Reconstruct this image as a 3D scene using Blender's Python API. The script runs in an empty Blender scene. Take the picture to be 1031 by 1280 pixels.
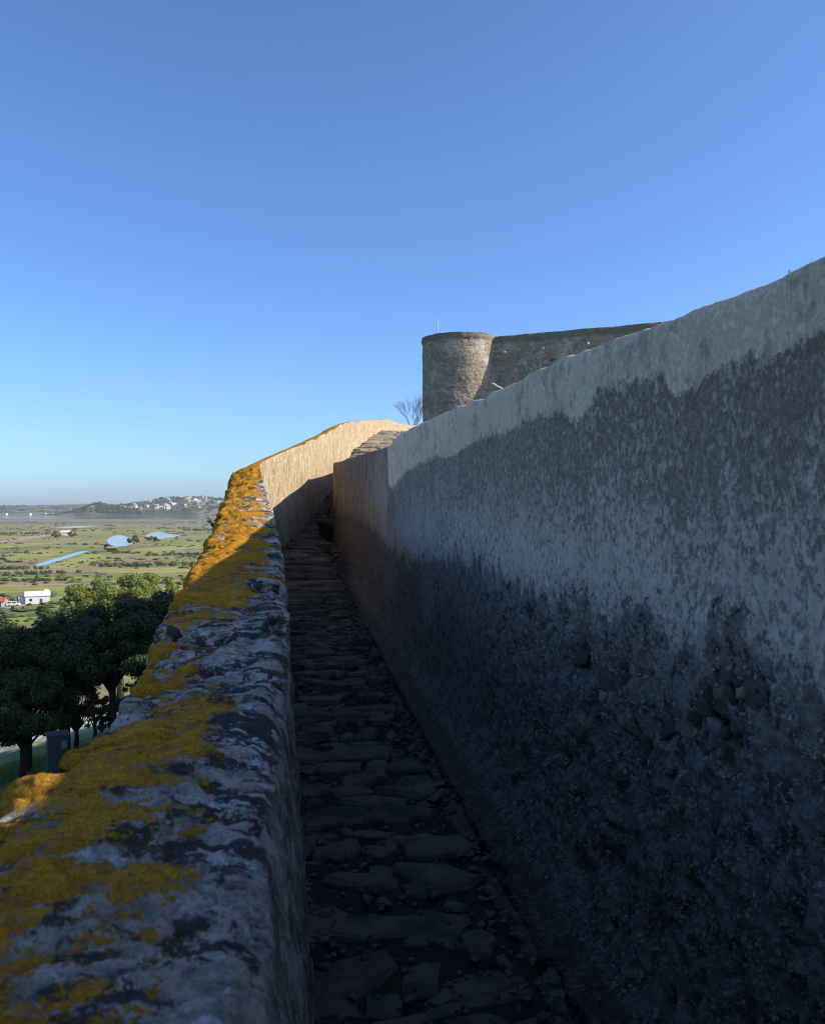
import bpy, bmesh, math, random
import numpy as np
from mathutils import Vector, Matrix
random.seed(7); RS = np.random.RandomState(11)
scene = bpy.context.scene
COL = scene.collection
R = math.radians

# ---------------------------------------------------------------- camera
F = 1033.0                                   # focal length in photograph pixels (photo is 1031 x 1280)
cam_d = bpy.data.cameras.new('camera'); cam = bpy.data.objects.new('camera', cam_d); COL.objects.link(cam)
cam.location = (0, 0, 0); cam.rotation_euler = (R(90), 0, 0)
cam_d.sensor_fit = 'HORIZONTAL'; cam_d.sensor_width = 36.0; cam_d.lens = 36.0 * F / 1031.0
cam_d.shift_y = -8.0 / 1031.0
cam_d.clip_start = 0.05; cam_d.clip_end = 30000
cam_d.dof.use_dof = True; cam_d.dof.focus_distance = 9.0; cam_d.dof.aperture_fstop = 9.0
scene.camera = cam

# ---------------------------------------------------------------- world and sun
SUN_AZ, SUN_EL = 97.0, 31.2                  # degrees clockwise from the view direction / above horizon
w = bpy.data.worlds.new('World'); scene.world = w; w.use_nodes = True
nt = w.node_tree
sky = nt.nodes.new('ShaderNodeTexSky'); sky.sky_type = 'NISHITA'; sky.sun_disc = False
sky.sun_elevation = R(SUN_EL); sky.sun_rotation = R(SUN_AZ)
sky.altitude = 0; sky.air_density = 0.82; sky.dust_density = 1.0; sky.ozone_density = 8.5
nt.nodes['Background'].inputs[1].default_value = 0.124
nt.links.new(sky.outputs[0], nt.nodes['Background'].inputs[0])
sd = bpy.data.lights.new('sun', 'SUN'); sd.energy = 3.85; sd.angle = R(0.5); sd.color = (1.0, 0.90, 0.74)
sun = bpy.data.objects.new('sun', sd); COL.objects.link(sun)
to_sun = Vector((math.sin(R(SUN_AZ)) * math.cos(R(SUN_EL)), math.cos(R(SUN_AZ)) * math.cos(R(SUN_EL)), math.sin(R(SUN_EL))))
sun.rotation_euler = (-to_sun).to_track_quat('-Z', 'Y').to_euler(); sun.location = to_sun * 60
vs = scene.view_settings
vs.view_transform = 'Standard'; vs.look = 'None'; vs.exposure = 0.90; vs.gamma = 1.0; vs.use_curve_mapping = False
scene.cycles.use_denoising = True; scene.cycles.filter_width = 1.1
scene.cycles.max_bounces = 8; scene.cycles.diffuse_bounces = 5; scene.cycles.volume_bounces = 0
scene.cycles.transparent_max_bounces = 16

# ---------------------------------------------------------------- small helpers
GZ = -40.0                                    # marsh level under the camera
def at(px, py, Y): return Vector(((px - 515.5) / F * Y, Y, (632.0 - py) / F * Y))
def on_plane(px, py, z=GZ):
    Y = (632.0 - py) and z * F / (632.0 - py); return at(px, py, Y)

def _hash(ix, iy, iz, seed):
    h = (ix.astype(np.int64) * 374761393 + iy.astype(np.int64) * 668265263 + iz.astype(np.int64) * 1274126177 + seed * 974634541) & 0xffffffff
    h = ((h ^ (h >> 13)) * 1274126177) & 0xffffffff
    h = ((h ^ (h >> 16)) * 2246822519) & 0xffffffff
    return ((h ^ (h >> 15)) & 0xffffff) / float(0xffffff) * 2 - 1
def vnoise(p, seed=0):
    p = np.asarray(p, float); i = np.floor(p).astype(np.int64); f = p - i; u = f * f * f * (f * (f * 6 - 15) + 10)
    x, y, z = i[..., 0], i[..., 1], i[..., 2]; out = 0
    for dx in (0, 1):
        wx = u[..., 0] if dx else 1 - u[..., 0]
        for dy in (0, 1):
            wy = u[..., 1] if dy else 1 - u[..., 1]
            for dz in (0, 1):
                wz = u[..., 2] if dz else 1 - u[..., 2]
                out = out + wx * wy * wz * _hash(x + dx, y + dy, z + dz, seed)
    return out
def fbm(p, scale=1.0, octaves=4, gain=0.5, seed=0):
    p = np.asarray(p, float) * scale; a, s, n = 1.0, 0.0, 0.0
    for o in range(octaves):
        s = s + a * vnoise(p, seed + o * 17); n += a; p = p * 2.03 + 7.3; a *= gain
    return s / n
def smooth(x, a, b):
    t = np.clip((np.asarray(x, float) - a) / (b - a), 0, 1); return t * t * (3 - 2 * t)
def sinterp(x, xs, ys, k=0.35):
    xs = np.asarray(xs, float); ys = np.asarray(ys, float); x = np.asarray(x, float)
    return (np.interp(x, xs, ys) * 2 + np.interp(x - k, xs, ys) + np.interp(x + k, xs, ys)) / 4

def link(o, parent=None):
    COL.objects.link(o)
    if parent is not None: o.parent = parent
    return o
def mesh_obj(name, verts, faces, mat, parent=None, smooth_=False, attrs=None, mats=None, midx=None):
    me = bpy.data.meshes.new(name)
    me.from_pydata([tuple(v) for v in verts] if not isinstance(verts, np.ndarray) else verts.tolist(), [], faces if not isinstance(faces, np.ndarray) else faces.tolist())
    for m in (mats or [mat]): me.materials.append(m)
    if midx is not None: me.polygons.foreach_set('material_index', np.asarray(midx, np.int32))
    if smooth_: me.polygons.foreach_set('use_smooth', np.ones(len(me.polygons), bool))
    for k, v in (attrs or {}).items():
        v = np.asarray(v, np.float32)
        if v.ndim == 2:
            a = me.attributes.new(k, 'FLOAT_VECTOR', 'POINT'); a.data.foreach_set('vector', v.ravel())
        else:
            a = me.attributes.new(k, 'FLOAT', 'POINT'); a.data.foreach_set('value', v)
    me.update()
    return link(bpy.data.objects.new(name, me), parent)
def grid_faces(n, m, flip=False):
    i, j = np.meshgrid(np.arange(n - 1), np.arange(m - 1), indexing='ij')
    a = i * m + j; q = np.stack([a, a + m, a + m + 1, a + 1], -1).reshape(-1, 4)
    return q[:, ::-1] if flip else q
def grid_normals(G):
    du = np.gradient(G, axis=0); dv = np.gradient(G, axis=1)
    n = np.cross(du, dv); return n / (np.linalg.norm(n, axis=-1, keepdims=True) + 1e-9)
def tag(o, label=None, cat=None, group=None, kind=None):
    if label: o['label'] = label
    if cat: o['category'] = cat
    if group: o['group'] = group
    if kind: o['kind'] = kind
    return o
def empty(name, loc, rz=0):
    o = bpy.data.objects.new(name, None); o.empty_display_size = 0.3; o.location = loc; o.rotation_euler = (0, 0, rz)
    return link(o)
class MB:
    def __init__(s): s.v = []; s.f = []
    def add(s, v, f):
        b = len(s.v); s.v += [tuple(x) for x in v]; s.f += [tuple(i + b for i in q) for q in f]; return s
    def box(s, c, d, rz=0):
        cx, cy, cz = c; dx, dy, dz = d[0] / 2, d[1] / 2, d[2] / 2; co, si = math.cos(rz), math.sin(rz)
        v = [(cx + x * co - y * si, cy + x * si + y * co, cz + z) for z in (-dz, dz) for x, y in ((-dx, -dy), (dx, -dy), (dx, dy), (-dx, dy))]
        return s.add(v, [(3, 2, 1, 0), (4, 5, 6, 7), (0, 1, 5, 4), (1, 2, 6, 5), (2, 3, 7, 6), (3, 0, 4, 7)])
    def tube(s, pts, rad, n=6, cap=True):
        pts = [Vector(p) for p in pts]; rad = rad if hasattr(rad, '__len__') else [rad] * len(pts)
        V = []; 
        for i, p in enumerate(pts):
            d = (pts[min(i + 1, len(pts) - 1)] - pts[max(i - 1, 0)]).normalized()
            a = d.cross(Vector((0, 0, 1)) if abs(d.z) < 0.95 else Vector((1, 0, 0))).normalized(); b = d.cross(a)
            for k in range(n):
                t = 2 * math.pi * k / n; V.append(p + (a * math.cos(t) + b * math.sin(t)) * rad[i])
        Fc = [(i * n + k, i * n + (k + 1) % n, (i + 1) * n + (k + 1) % n, (i + 1) * n + k) for i in range(len(pts) - 1) for k in range(n)]
        if cap: Fc += [tuple(range(n))[::-1], tuple((len(pts) - 1) * n + k for k in range(n))]
        return s.add(V, Fc)
    def build(s, name, mat, parent=None, sm=False):
        o = mesh_obj(name, s.v, s.f, mat, parent, sm); return o

# ---------------------------------------------------------------- node helper
class NT:
    def __init__(s, name, rough=0.9, spec=0.2):
        s.m = bpy.data.materials.new(name); s.m.use_nodes = True; s.t = s.m.node_tree
        s.b = s.t.nodes['Principled BSDF']; s.b.inputs['Roughness'].default_value = rough
        s.b.inputs['Specular IOR Level'].default_value = spec
    def n(s, typ, **kw):
        x = s.t.nodes.new(typ)
        for k, v in kw.items(): setattr(x, k, v)
        return x
    def put(s, sock, v):
        if isinstance(v, bpy.types.NodeSocket): s.t.links.new(v, sock)
        elif isinstance(v, (tuple, list)) and len(v) == 3 and sock.type == 'RGBA': sock.default_value = (*v, 1)
        else: sock.default_value = v
    def coord(s): return s.n('ShaderNodeTexCoord').outputs['Object']
    def pos(s): return s.n('ShaderNodeNewGeometry').outputs['Position']
    def attr(s, name, vec=False):
        a = s.n('ShaderNodeAttribute'); a.attribute_name = name; return a.outputs['Vector' if vec else 'Fac']
    def scale(s, v, sc, off=(0, 0, 0)):
        m = s.n('ShaderNodeMapping'); s.put(m.inputs['Vector'], v); m.inputs['Scale'].default_value = sc; m.inputs['Location'].default_value = off
        return m.outputs[0]
    def noise(s, v, sc, det=6, ro=0.6, dist=0.0, norm=True):
        x = s.n('ShaderNodeTexNoise'); s.put(x.inputs['Vector'], v); x.inputs['Scale'].default_value = sc
        x.inputs['Detail'].default_value = det; x.inputs['Roughness'].default_value = ro; x.inputs['Distortion'].default_value = dist
        return x.outputs['Fac']
    def voro(s, v, sc, feat='F1', out='Distance', rnd=1.0):
        x = s.n('ShaderNodeTexVoronoi', feature=feat); s.put(x.inputs['Vector'], v); x.inputs['Scale'].default_value = sc
        x.inputs['Randomness'].default_value = rnd; return x.outputs[out]
    def math(s, op, a, b=None, c=None):
        x = s.n('ShaderNodeMath', operation=op); s.put(x.inputs[0], a)
        if b is not None: s.put(x.inputs[1], b)
        if c is not None: s.put(x.inputs[2], c)
        return x.outputs[0]
    def add(s, a, b): return s.math('ADD', a, b)
    def mul(s, a, b): return s.math('MULTIPLY', a, b)
    def ss(s, v, a, b, lo=0.0, hi=1.0):
        x = s.n('ShaderNodeMapRange', interpolation_type='SMOOTHSTEP'); s.put(x.inputs['Value'], v)
        x.inputs['From Min'].default_value = a; x.inputs['From Max'].default_value = b
        x.inputs['To Min'].default_value = lo; x.inputs['To Max'].default_value = hi
        return x.outputs[0]
    def mix(s, f, a, b):
        x = s.n('ShaderNodeMix', data_type='RGBA'); s.put(x.inputs['Factor'], f); s.put(x.inputs['A'], a) if False else None
        s.put(x.inputs[6], a); s.put(x.inputs[7], b); return x.outputs[2]
    def ramp(s, v, stops):
        x = s.n('ShaderNodeValToRGB'); s.put(x.inputs[0], v); e = x.color_ramp.elements
        while len(e) < len(stops): e.new(0.5)
        for k, (p, c) in enumerate(stops): e[k].position = p; e[k].color = (*c, 1)
        return x.outputs[0]
    def bump(s, h, strength=0.5, dist=0.02, prev=None):
        x = s.n('ShaderNodeBump'); s.put(x.inputs['Height'], h); x.inputs['Strength'].default_value = strength
        x.inputs['Distance'].default_value = dist
        if prev is not None: s.t.links.new(prev, x.inputs['Normal'])
        return x.outputs[0]
    def done(s, col, nrm=None, rough=None):
        s.put(s.b.inputs['Base Color'], col)
        if nrm is not None: s.t.links.new(nrm, s.b.inputs['Normal'])
        if rough is not None: s.put(s.b.inputs['Roughness'], rough)
        return s.m

def flat_mat(name, col, rough=0.8, var=0.15, sc=3.0, metal=0.0):
    m = NT(name, rough); c = m.coord(); nz = m.noise(c, sc, 5, 0.6)
    k = m.mix(nz, tuple(x * (1 - var) for x in col), tuple(min(1, x * (1 + var)) for x in col))
    m.b.inputs['Metallic'].default_value = metal
    return m.done(k, m.bump(nz, 0.15, 0.01))

# ---- weathered render of the tall right wall (attributes: wc = along/height, band, low, patch, plain)
def mat_right_wall():
    m = NT('weathered_render', 0.92, 0.15); wc = m.attr('wc', True); band = m.attr('band'); low = m.attr('low'); patch = m.attr('patch'); warm = m.attr('old')
    def c(v, k): return m.mul(m.math('SUBTRACT', v, 0.5), k)
    drip = m.scale(wc, (1.0, 0.34, 1.0)); drip2 = m.scale(wc, (1.0, 0.5, 1.0), (3, 5, 0))
    d1 = m.noise(drip, 9, 7, 0.68, 0.6); d2 = m.noise(drip2, 58, 8, 0.75, 0.5); fine = m.noise(wc, 70, 8, 0.74); med = m.noise(wc, 13, 8, 0.66, 0.2); big = m.noise(m.scale(wc, (1, 0.7, 1)), 3.6, 7, 0.65)
    sp = m.noise(drip2, 105, 5, 0.65, 0.2); hf = m.noise(wc, 210, 5, 0.7); spk = m.noise(m.scale(wc, (1, 0.72, 1), (7, 1, 0)), 40, 7, 0.68, 0.5)
    cream = m.mix(m.ss(m.add(m.mul(med, 0.6), m.mul(fine, 0.4)), 0.34, 0.60), (0.78, 0.66, 0.48), (0.92, 0.80, 0.60))
    cream = m.mix(m.ss(m.add(m.mul(med, 0.45), m.add(m.mul(d1, 0.30), m.mul(big, 0.35))), 0.535, 0.64, 0, 0.75), cream, (0.36, 0.305, 0.235))
    cream = m.mix(m.ss(m.add(m.mul(fine, 0.55), m.add(m.mul(hf, 0.25), m.mul(med, 0.2))), 0.535, 0.61, 0, 0.75), cream, (0.30, 0.25, 0.19))
    grey = m.mix(m.ss(med, 0.3, 0.72), (0.50, 0.43, 0.345), (0.72, 0.63, 0.515)); grey = m.mix(m.ss(m.add(m.mul(hf, 0.6), m.mul(fine, 0.4)), 0.535, 0.61, 0, 0.75), grey, (0.30, 0.262, 0.215))
    grey = m.mix(m.ss(fine, 0.61, 0.72, 0, 0.6), grey, (0.86, 0.76, 0.63))
    dens = m.ss(band, -0.85, -0.08, 0.0, 1.0)
    thr = m.add(m.add(m.add(m.mul(spk, 0.50), m.mul(d2, 0.22)), m.mul(fine, 0.28)), m.add(m.add(c(dens, 0.12), c(med, 0.30)), m.add(c(big, 0.16), c(d1, 0.14))))
    mould = m.ss(m.add(thr, c(hf, 0.12)), 0.475, 0.60, 0, 0.9)
    dark = m.mix(m.ss(m.add(m.mul(sp, 0.5), m.mul(hf, 0.5)), 0.40, 0.60), (0.085, 0.072, 0.058), (0.33, 0.285, 0.225))
    grey = m.mix(mould, grey, dark)
    oldc = m.mix(m.ss(d1, 0.35, 0.68), (0.36, 0.28, 0.20), (0.15, 0.12, 0.095)); oldc = m.mix(m.ss(d2, 0.48, 0.62, 0, 0.75), oldc, (0.07, 0.058, 0.05)); oldc = m.mix(m.ss(fine, 0.58, 0.72, 0, 0.5), oldc, (0.40, 0.33, 0.25))
    grey = m.mix(warm, grey, oldc)
    e1 = m.add(band, m.add(m.add(c(d1, 0.12), c(d2, 0.10)), m.add(c(med, 0.22), c(fine, 0.10))))
    col = m.mix(m.ss(e1, -0.006, 0.008), grey, cream)
    blk = m.mix(m.ss(med, 0.38, 0.66), (0.036, 0.030, 0.024), (0.24, 0.205, 0.165)); blk = m.mix(m.ss(m.add(m.mul(fine, 0.5), m.add(m.mul(d2, 0.3), m.mul(hf, 0.2))), 0.50, 0.58, 0, 0.85), blk, (0.55, 0.475, 0.385))  # lower wall: black mould, with the corridor's shade also put into the colour
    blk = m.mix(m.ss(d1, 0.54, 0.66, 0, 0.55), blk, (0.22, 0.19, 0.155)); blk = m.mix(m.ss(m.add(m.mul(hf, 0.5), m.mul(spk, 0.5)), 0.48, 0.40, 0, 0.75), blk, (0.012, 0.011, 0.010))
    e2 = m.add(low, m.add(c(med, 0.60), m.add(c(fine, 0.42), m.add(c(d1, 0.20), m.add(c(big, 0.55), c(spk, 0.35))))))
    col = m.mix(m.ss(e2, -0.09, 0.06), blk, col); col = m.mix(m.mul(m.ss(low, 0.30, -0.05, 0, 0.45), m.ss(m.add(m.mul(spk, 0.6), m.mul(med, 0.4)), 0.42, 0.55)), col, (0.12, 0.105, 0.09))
    ep = m.add(patch, m.add(m.add(c(d2, 0.7), c(d1, 1.3)), m.add(c(fine, 0.5), c(med, 0.8))))
    col = m.mix(m.ss(ep, 0.5, 0.85, 0, 0.45), col, m.mix(med, (0.24, 0.205, 0.17), (0.36, 0.31, 0.26)))
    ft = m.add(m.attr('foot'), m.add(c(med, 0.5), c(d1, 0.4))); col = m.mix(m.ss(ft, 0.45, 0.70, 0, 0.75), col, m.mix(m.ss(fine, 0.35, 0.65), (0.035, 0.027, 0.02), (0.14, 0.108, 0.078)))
    sx = m.n('ShaderNodeSeparateXYZ'); m.put(sx.inputs[0], wc)
    cr = m.math('ABSOLUTE', m.add(m.math('SUBTRACT', sx.outputs[0], 1.872), c(m.noise(m.scale(wc, (0, 1, 0)), 14, 5, 0.6), 0.04)))
    crm = m.mul(m.ss(cr, 0.0004, 0.0016, 0.7, 0), m.ss(sx.outputs[1], 0.30, 0.34))
    col = m.mix(crm, col, (0.06, 0.055, 0.05))
    hgt = m.add(m.mul(fine, 0.6), m.add(m.mul(med, 0.8), m.mul(m.ss(e1, -0.01, 0.012), 0.35))); hgt = m.add(hgt, m.mul(hf, 0.3))
    hgt = m.add(hgt, m.mul(m.ss(e2, -0.03, 0.03), 0.6)); hgt = m.add(hgt, m.mul(mould, 0.25))
    return m.done(col, m.bump(hgt, 0.9, 0.014))

# ---- lichen covered parapet (attributes: lich = orange amount, face = inner face, tan = limewashed far face, pc = along/across)
def mat_parapet():
    m = NT('lichen_stone', 0.95, 0.12); p = m.pos(); face = m.attr('face'); tan = m.attr('tan'); lich = m.attr('lich'); pc = m.attr('pc', True)
    st = m.scale(pc, (1.0, 0.42, 1.0))                             # patches stretched across the wall
    big = m.noise(st, 6.0, 6, 0.62, 0.4); med = m.noise(st, 24, 7, 0.66, 0.3); fine = m.noise(p, 110, 8, 0.75); grain = m.noise(p, 380, 5, 0.75); b2 = m.noise(m.scale(st, (1, 1, 1), (4, 9, 2)), 12.0, 7, 0.66, 0.4); b3 = m.noise(m.scale(st, (1, 1, 1), (14, 3, 2)), 17.0, 7, 0.66, 0.4)
    stone = m.mix(m.ss(m.add(m.mul(med, 0.6), m.mul(fine, 0.4)), 0.36, 0.64), (0.23, 0.19, 0.145), (0.80, 0.69, 0.55)); stone = m.mix(m.ss(grain, 0.52, 0.68, 0, 0.6), stone, (0.62, 0.58, 0.52)); stone = m.mix(m.ss(grain, 0.46, 0.34, 0, 0.6), stone, (0.06, 0.055, 0.05))
    blackm = m.ss(m.add(b2, m.mul(m.math('SUBTRACT', fine, 0.5), 0.40)), 0.485, 0.53)
    col = m.mix(blackm, stone, m.mix(fine, (0.034, 0.030, 0.026), (0.12, 0.105, 0.09)))
    whitem = m.ss(m.add(b3, m.mul(m.math('SUBTRACT', fine, 0.5), 0.4)), 0.565, 0.61)
    col = m.mix(whitem, col, m.mix(m.ss(fine, 0.35, 0.65), (0.40, 0.38, 0.34), (0.78, 0.74, 0.69)))
    # inner face: grey mortar with vertical wear
    ver = m.noise(m.scale(p, (1, 1, 0.22)), 26, 6, 0.65, 0.5)
    fc = m.mix(m.ss(ver, 0.40, 0.62), (0.16, 0.137, 0.11), (0.64, 0.56, 0.46)); fc = m.mix(m.ss(fine, 0.54, 0.68, 0, 0.7), fc, (0.60, 0.56, 0.50)); fc = m.mix(m.ss(m.add(m.mul(med, 0.5), m.mul(ver, 0.5)), 0.53, 0.60, 0, 0.7), fc, (0.05, 0.046, 0.042)); fc = m.mix(m.ss(grain, 0.46, 0.34, 0, 0.7), fc, (0.05, 0.046, 0.042))
    col = m.mix(face, col, fc)
    # orange lichen crust
    ol = m.add(m.add(m.mul(big, 0.72), m.mul(med, 0.40)), -0.06); ol = m.add(ol, m.add(m.mul(m.math('SUBTRACT', fine, 0.5), 0.42), m.mul(m.math('SUBTRACT', lich, 0.5), 0.9)))
    om = m.ss(ol, 0.495, 0.53)
    oc = m.mix(m.ss(m.add(m.mul(fine, 0.6), m.mul(grain, 0.4)), 0.36, 0.66), (0.66, 0.24, 0.009), (0.95, 0.47, 0.022)); vr = m.voro(m.scale(p, (1, 1, 1)), 75, 'DISTANCE_TO_EDGE'); vcell = m.voro(p, 75, 'F1', 'Distance'); oc = m.mix(m.ss(m.add(vr, m.mul(m.math('SUBTRACT', fine, 0.5), 0.3)), 0.10, 0.0, 0, 0.55), oc, (0.26, 0.10, 0.012)); oc = m.mix(m.ss(vcell, 0.3, 0.6, 0, 0.25), oc, (0.55, 0.33, 0.08)); oc = m.mix(m.ss(b3, 0.4, 0.6, 0, 0.4), oc, (0.62, 0.30, 0.03))
    oc = m.mix(m.ss(big, 0.60, 0.5, 0, 0.45), oc, (0.46, 0.22, 0.025)); oc = m.mix(m.ss(grain, 0.62, 0.75, 0, 0.6), oc, (0.90, 0.50, 0.06))
    oc = m.mix(m.ss(m.add(m.mul(fine, 0.6), m.mul(med, 0.4)), 0.44, 0.36, 0, 0.65), oc, (0.14, 0.075, 0.025))
    col = m.mix(om, col, oc)
    # limewashed far face with vertical tooling
    gro = m.noise(m.scale(pc, (0.7, 0, 0.30)), 9, 7, 0.72, 0.6); gr2 = m.noise(m.scale(pc, (0.8, 0, 0.5)), 22, 6, 0.7, 0.3); pit = m.noise(p, 11, 7, 0.72, 0.3)
    tc = m.mix(m.ss(gro, 0.36, 0.62), (0.31, 0.225, 0.135), (0.47, 0.37, 0.245)); tc = m.mix(m.ss(gr2, 0.52, 0.64, 0, 0.8), tc, (0.62, 0.525, 0.385)); tc = m.mix(m.ss(pit, 0.53, 0.64, 0, 0.75), tc, (0.20, 0.145, 0.09))
    sep = m.n('ShaderNodeSeparateXYZ'); m.put(sep.inputs[0], pc)
    jn = m.ss(m.math('ABSOLUTE', m.math('SUBTRACT', sep.outputs[0], 14.05)), 0.008, 0.03, 0.6, 0); tc = m.mix(jn, tc, (0.56, 0.47, 0.33))
    col = m.mix(tan, col, tc)
    h = m.add(m.mul(fine, 0.7), m.add(m.mul(grain, 0.25), m.add(m.mul(om, 0.22), m.mul(med, 0.55)))); h = m.add(h, m.mul(m.mul(om, m.ss(vr, 0.0, 0.14)), 0.35)); h = m.add(h, m.mul(whitem, 0.1)); h = m.add(h, m.mul(m.mul(tan, gro), 1.0))
    return m.done(col, m.bump(h, 1.0, 0.016))

def mat_path_stone(name='walkway_slate', a=(0.032, 0.026, 0.021), b=(0.13, 0.105, 0.08), warm=(0.20, 0.15, 0.105)):
    m = NT(name, 0.88, 0.2); p = m.pos(); oi = m.n('ShaderNodeObjectInfo').outputs['Random']
    n1 = m.noise(p, 8, 6, 0.62); n2 = m.noise(p, 60, 6, 0.7); lam = m.noise(m.scale(p, (0.4, 0.6, 6)), 8, 5, 0.6)
    c = m.mix(m.ss(n1, 0.3, 0.7), a, b); c = m.mix(m.mul(oi, 0.7), c, warm); c = m.mix(m.ss(n2, 0.58, 0.72, 0, 0.5), c, (0.15, 0.14, 0.13))
    c = m.mix(m.ss(m.noise(p, 3.1, 4, 0.5), 0.56, 0.66, 0, 0.6), c, (0.035, 0.042, 0.018))
    return m.done(c, m.bump(m.add(m.mul(n1, 0.6), m.add(m.mul(n2, 0.4), m.mul(lam, 0.5))), 0.7, 0.015))
def mat_castle():
    m = NT('castle_rubble', 0.95, 0.1); p = m.pos()
    v = m.voro(m.scale(p, (1, 1, 1.7)), 2.3, 'DISTANCE_TO_EDGE'); vc = m.voro(m.scale(p, (1, 1, 1.7)), 2.3, 'F1', 'Color')
    n1 = m.noise(p, 0.9, 6, 0.62, 0.4); n2 = m.noise(p, 5, 7, 0.66, 0.3); n3 = m.noise(p, 18, 5, 0.7)
    c = m.mix(m.ss(n2, 0.32, 0.68), (0.22, 0.168, 0.125), (0.52, 0.43, 0.335)); s = m.n('ShaderNodeSeparateColor'); m.put(s.inputs[0], vc)
    c = m.mix(m.mul(m.ss(n2, 0.4, 0.6, 0, 0.6), s.outputs[0]), c, (0.12, 0.085, 0.065))
    c = m.mix(m.ss(n1, 0.52, 0.66, 0, 0.75), c, (0.52, 0.46, 0.375)); c = m.mix(m.ss(n3, 0.60, 0.72, 0, 0.6), c, (0.07, 0.055, 0.045))
    sp = m.n('ShaderNodeSeparateXYZ'); m.put(sp.inputs[0], p)
    topm = m.attr('cope'); c = m.mix(m.mul(topm, m.ss(n2, 0.3, 0.6, 0.3, 1)), c, (0.20, 0.175, 0.13))
    h = m.add(m.mul(m.ss(v, 0.0, 0.08), 0.5), m.add(n2, m.mul(n3, 0.4)))
    return m.done(c, m.bump(h, 0.75, 0.06))
def mat_ground():
    m = NT('marsh_ground', 0.95, 0.1); p = m.pos(); st = m.scale(p, (0.30, 1.0, 0.0))
    n1 = m.noise(st, 0.010, 6, 0.6, 0.6); n2 = m.noise(st, 0.034, 6, 0.65, 0.4); n3 = m.noise(m.scale(p, (0.6, 1, 0.0)), 0.16, 6, 0.7); n4 = m.noise(m.scale(p, (0.15, 1, 0.0)), 0.0042, 4, 0.5)
    c = m.mix(m.ss(n1, 0.40, 0.58), (0.15, 0.17, 0.05), (0.26, 0.21, 0.12)); c = m.mix(m.ss(n2, 0.52, 0.62), c, (0.22, 0.29, 0.05)); c = m.mix(m.ss(n2, 0.45, 0.36), c, (0.11, 0.12, 0.052))
    c = m.mix(m.ss(n3, 0.56, 0.66, 0, 0.8), c, (0.075, 0.09, 0.036)); c = m.mix(m.ss(n3, 0.42, 0.34, 0, 0.55), c, (0.36, 0.31, 0.19))
    s = m.n('ShaderNodeSeparateXYZ'); m.put(s.inputs[0], p)
    far = m.ss(s.outputs[1], 1250, 1900)
    mud = m.mix(m.ss(n4, 0.42, 0.58), (0.17, 0.14, 0.095), (0.235, 0.20, 0.15)); mud = m.mix(m.ss(n2, 0.52, 0.62, 0, 0.6), mud, (0.08, 0.082, 0.04))
    c = m.mix(m.mul(far, 0.85), c, mud)
    near = m.ss(s.outputs[1], 130, 70); gp = m.noise(p, 0.5, 6, 0.65)
    gr = m.mix(m.ss(gp, 0.35, 0.6), (0.09, 0.13, 0.04), (0.18, 0.23, 0.07)); c = m.mix(m.ss(s.outputs[2], -30, -20), c, gr)
    pale = m.attr('pale'); c = m.mix(m.mul(pale, m.ss(m.noise(p, 2.2, 5, 0.7), 0.40, 0.52)), c, (0.72, 0.67, 0.58))
    return m.done(c, m.bump(m.add(n3, gp), 0.5, 0.3))
def mat_water():
    m = NT('still_water', 0.06, 0.5); m.b.inputs['IOR'].default_value = 1.33
    n1 = m.noise(m.scale(m.pos(), (0.5, 0.5, 0.5)), 0.8, 3, 0.5)
    return m.done(m.mix(n1, (0.10, 0.13, 0.15), (0.14, 0.17, 0.18)), m.bump(n1, 0.04, 0.05))
def mat_leaf(name, a, b, trans=0.3):
    m = NT(name, 0.55, 0.3); p = m.pos(); n1 = m.noise(p, 0.7, 4, 0.6); r = m.n('ShaderNodeNewGeometry').outputs['Random Per Island']
    c = m.mix(m.add(m.mul(n1, 0.6), m.mul(r, 0.4)), a, b)
    m.put(m.b.inputs['Base Color'], c)
    tr = m.n('ShaderNodeBsdfTranslucent'); m.put(tr.inputs[0], c); mx = m.n('ShaderNodeMixShader'); mx.inputs[0].default_value = trans
    m.t.links.new(m.b.outputs[0], mx.inputs[1]); m.t.links.new(tr.outputs[0], mx.inputs[2]); m.t.links.new(mx.outputs[0], m.t.nodes['Material Output'].inputs[0])
    return m.m

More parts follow.
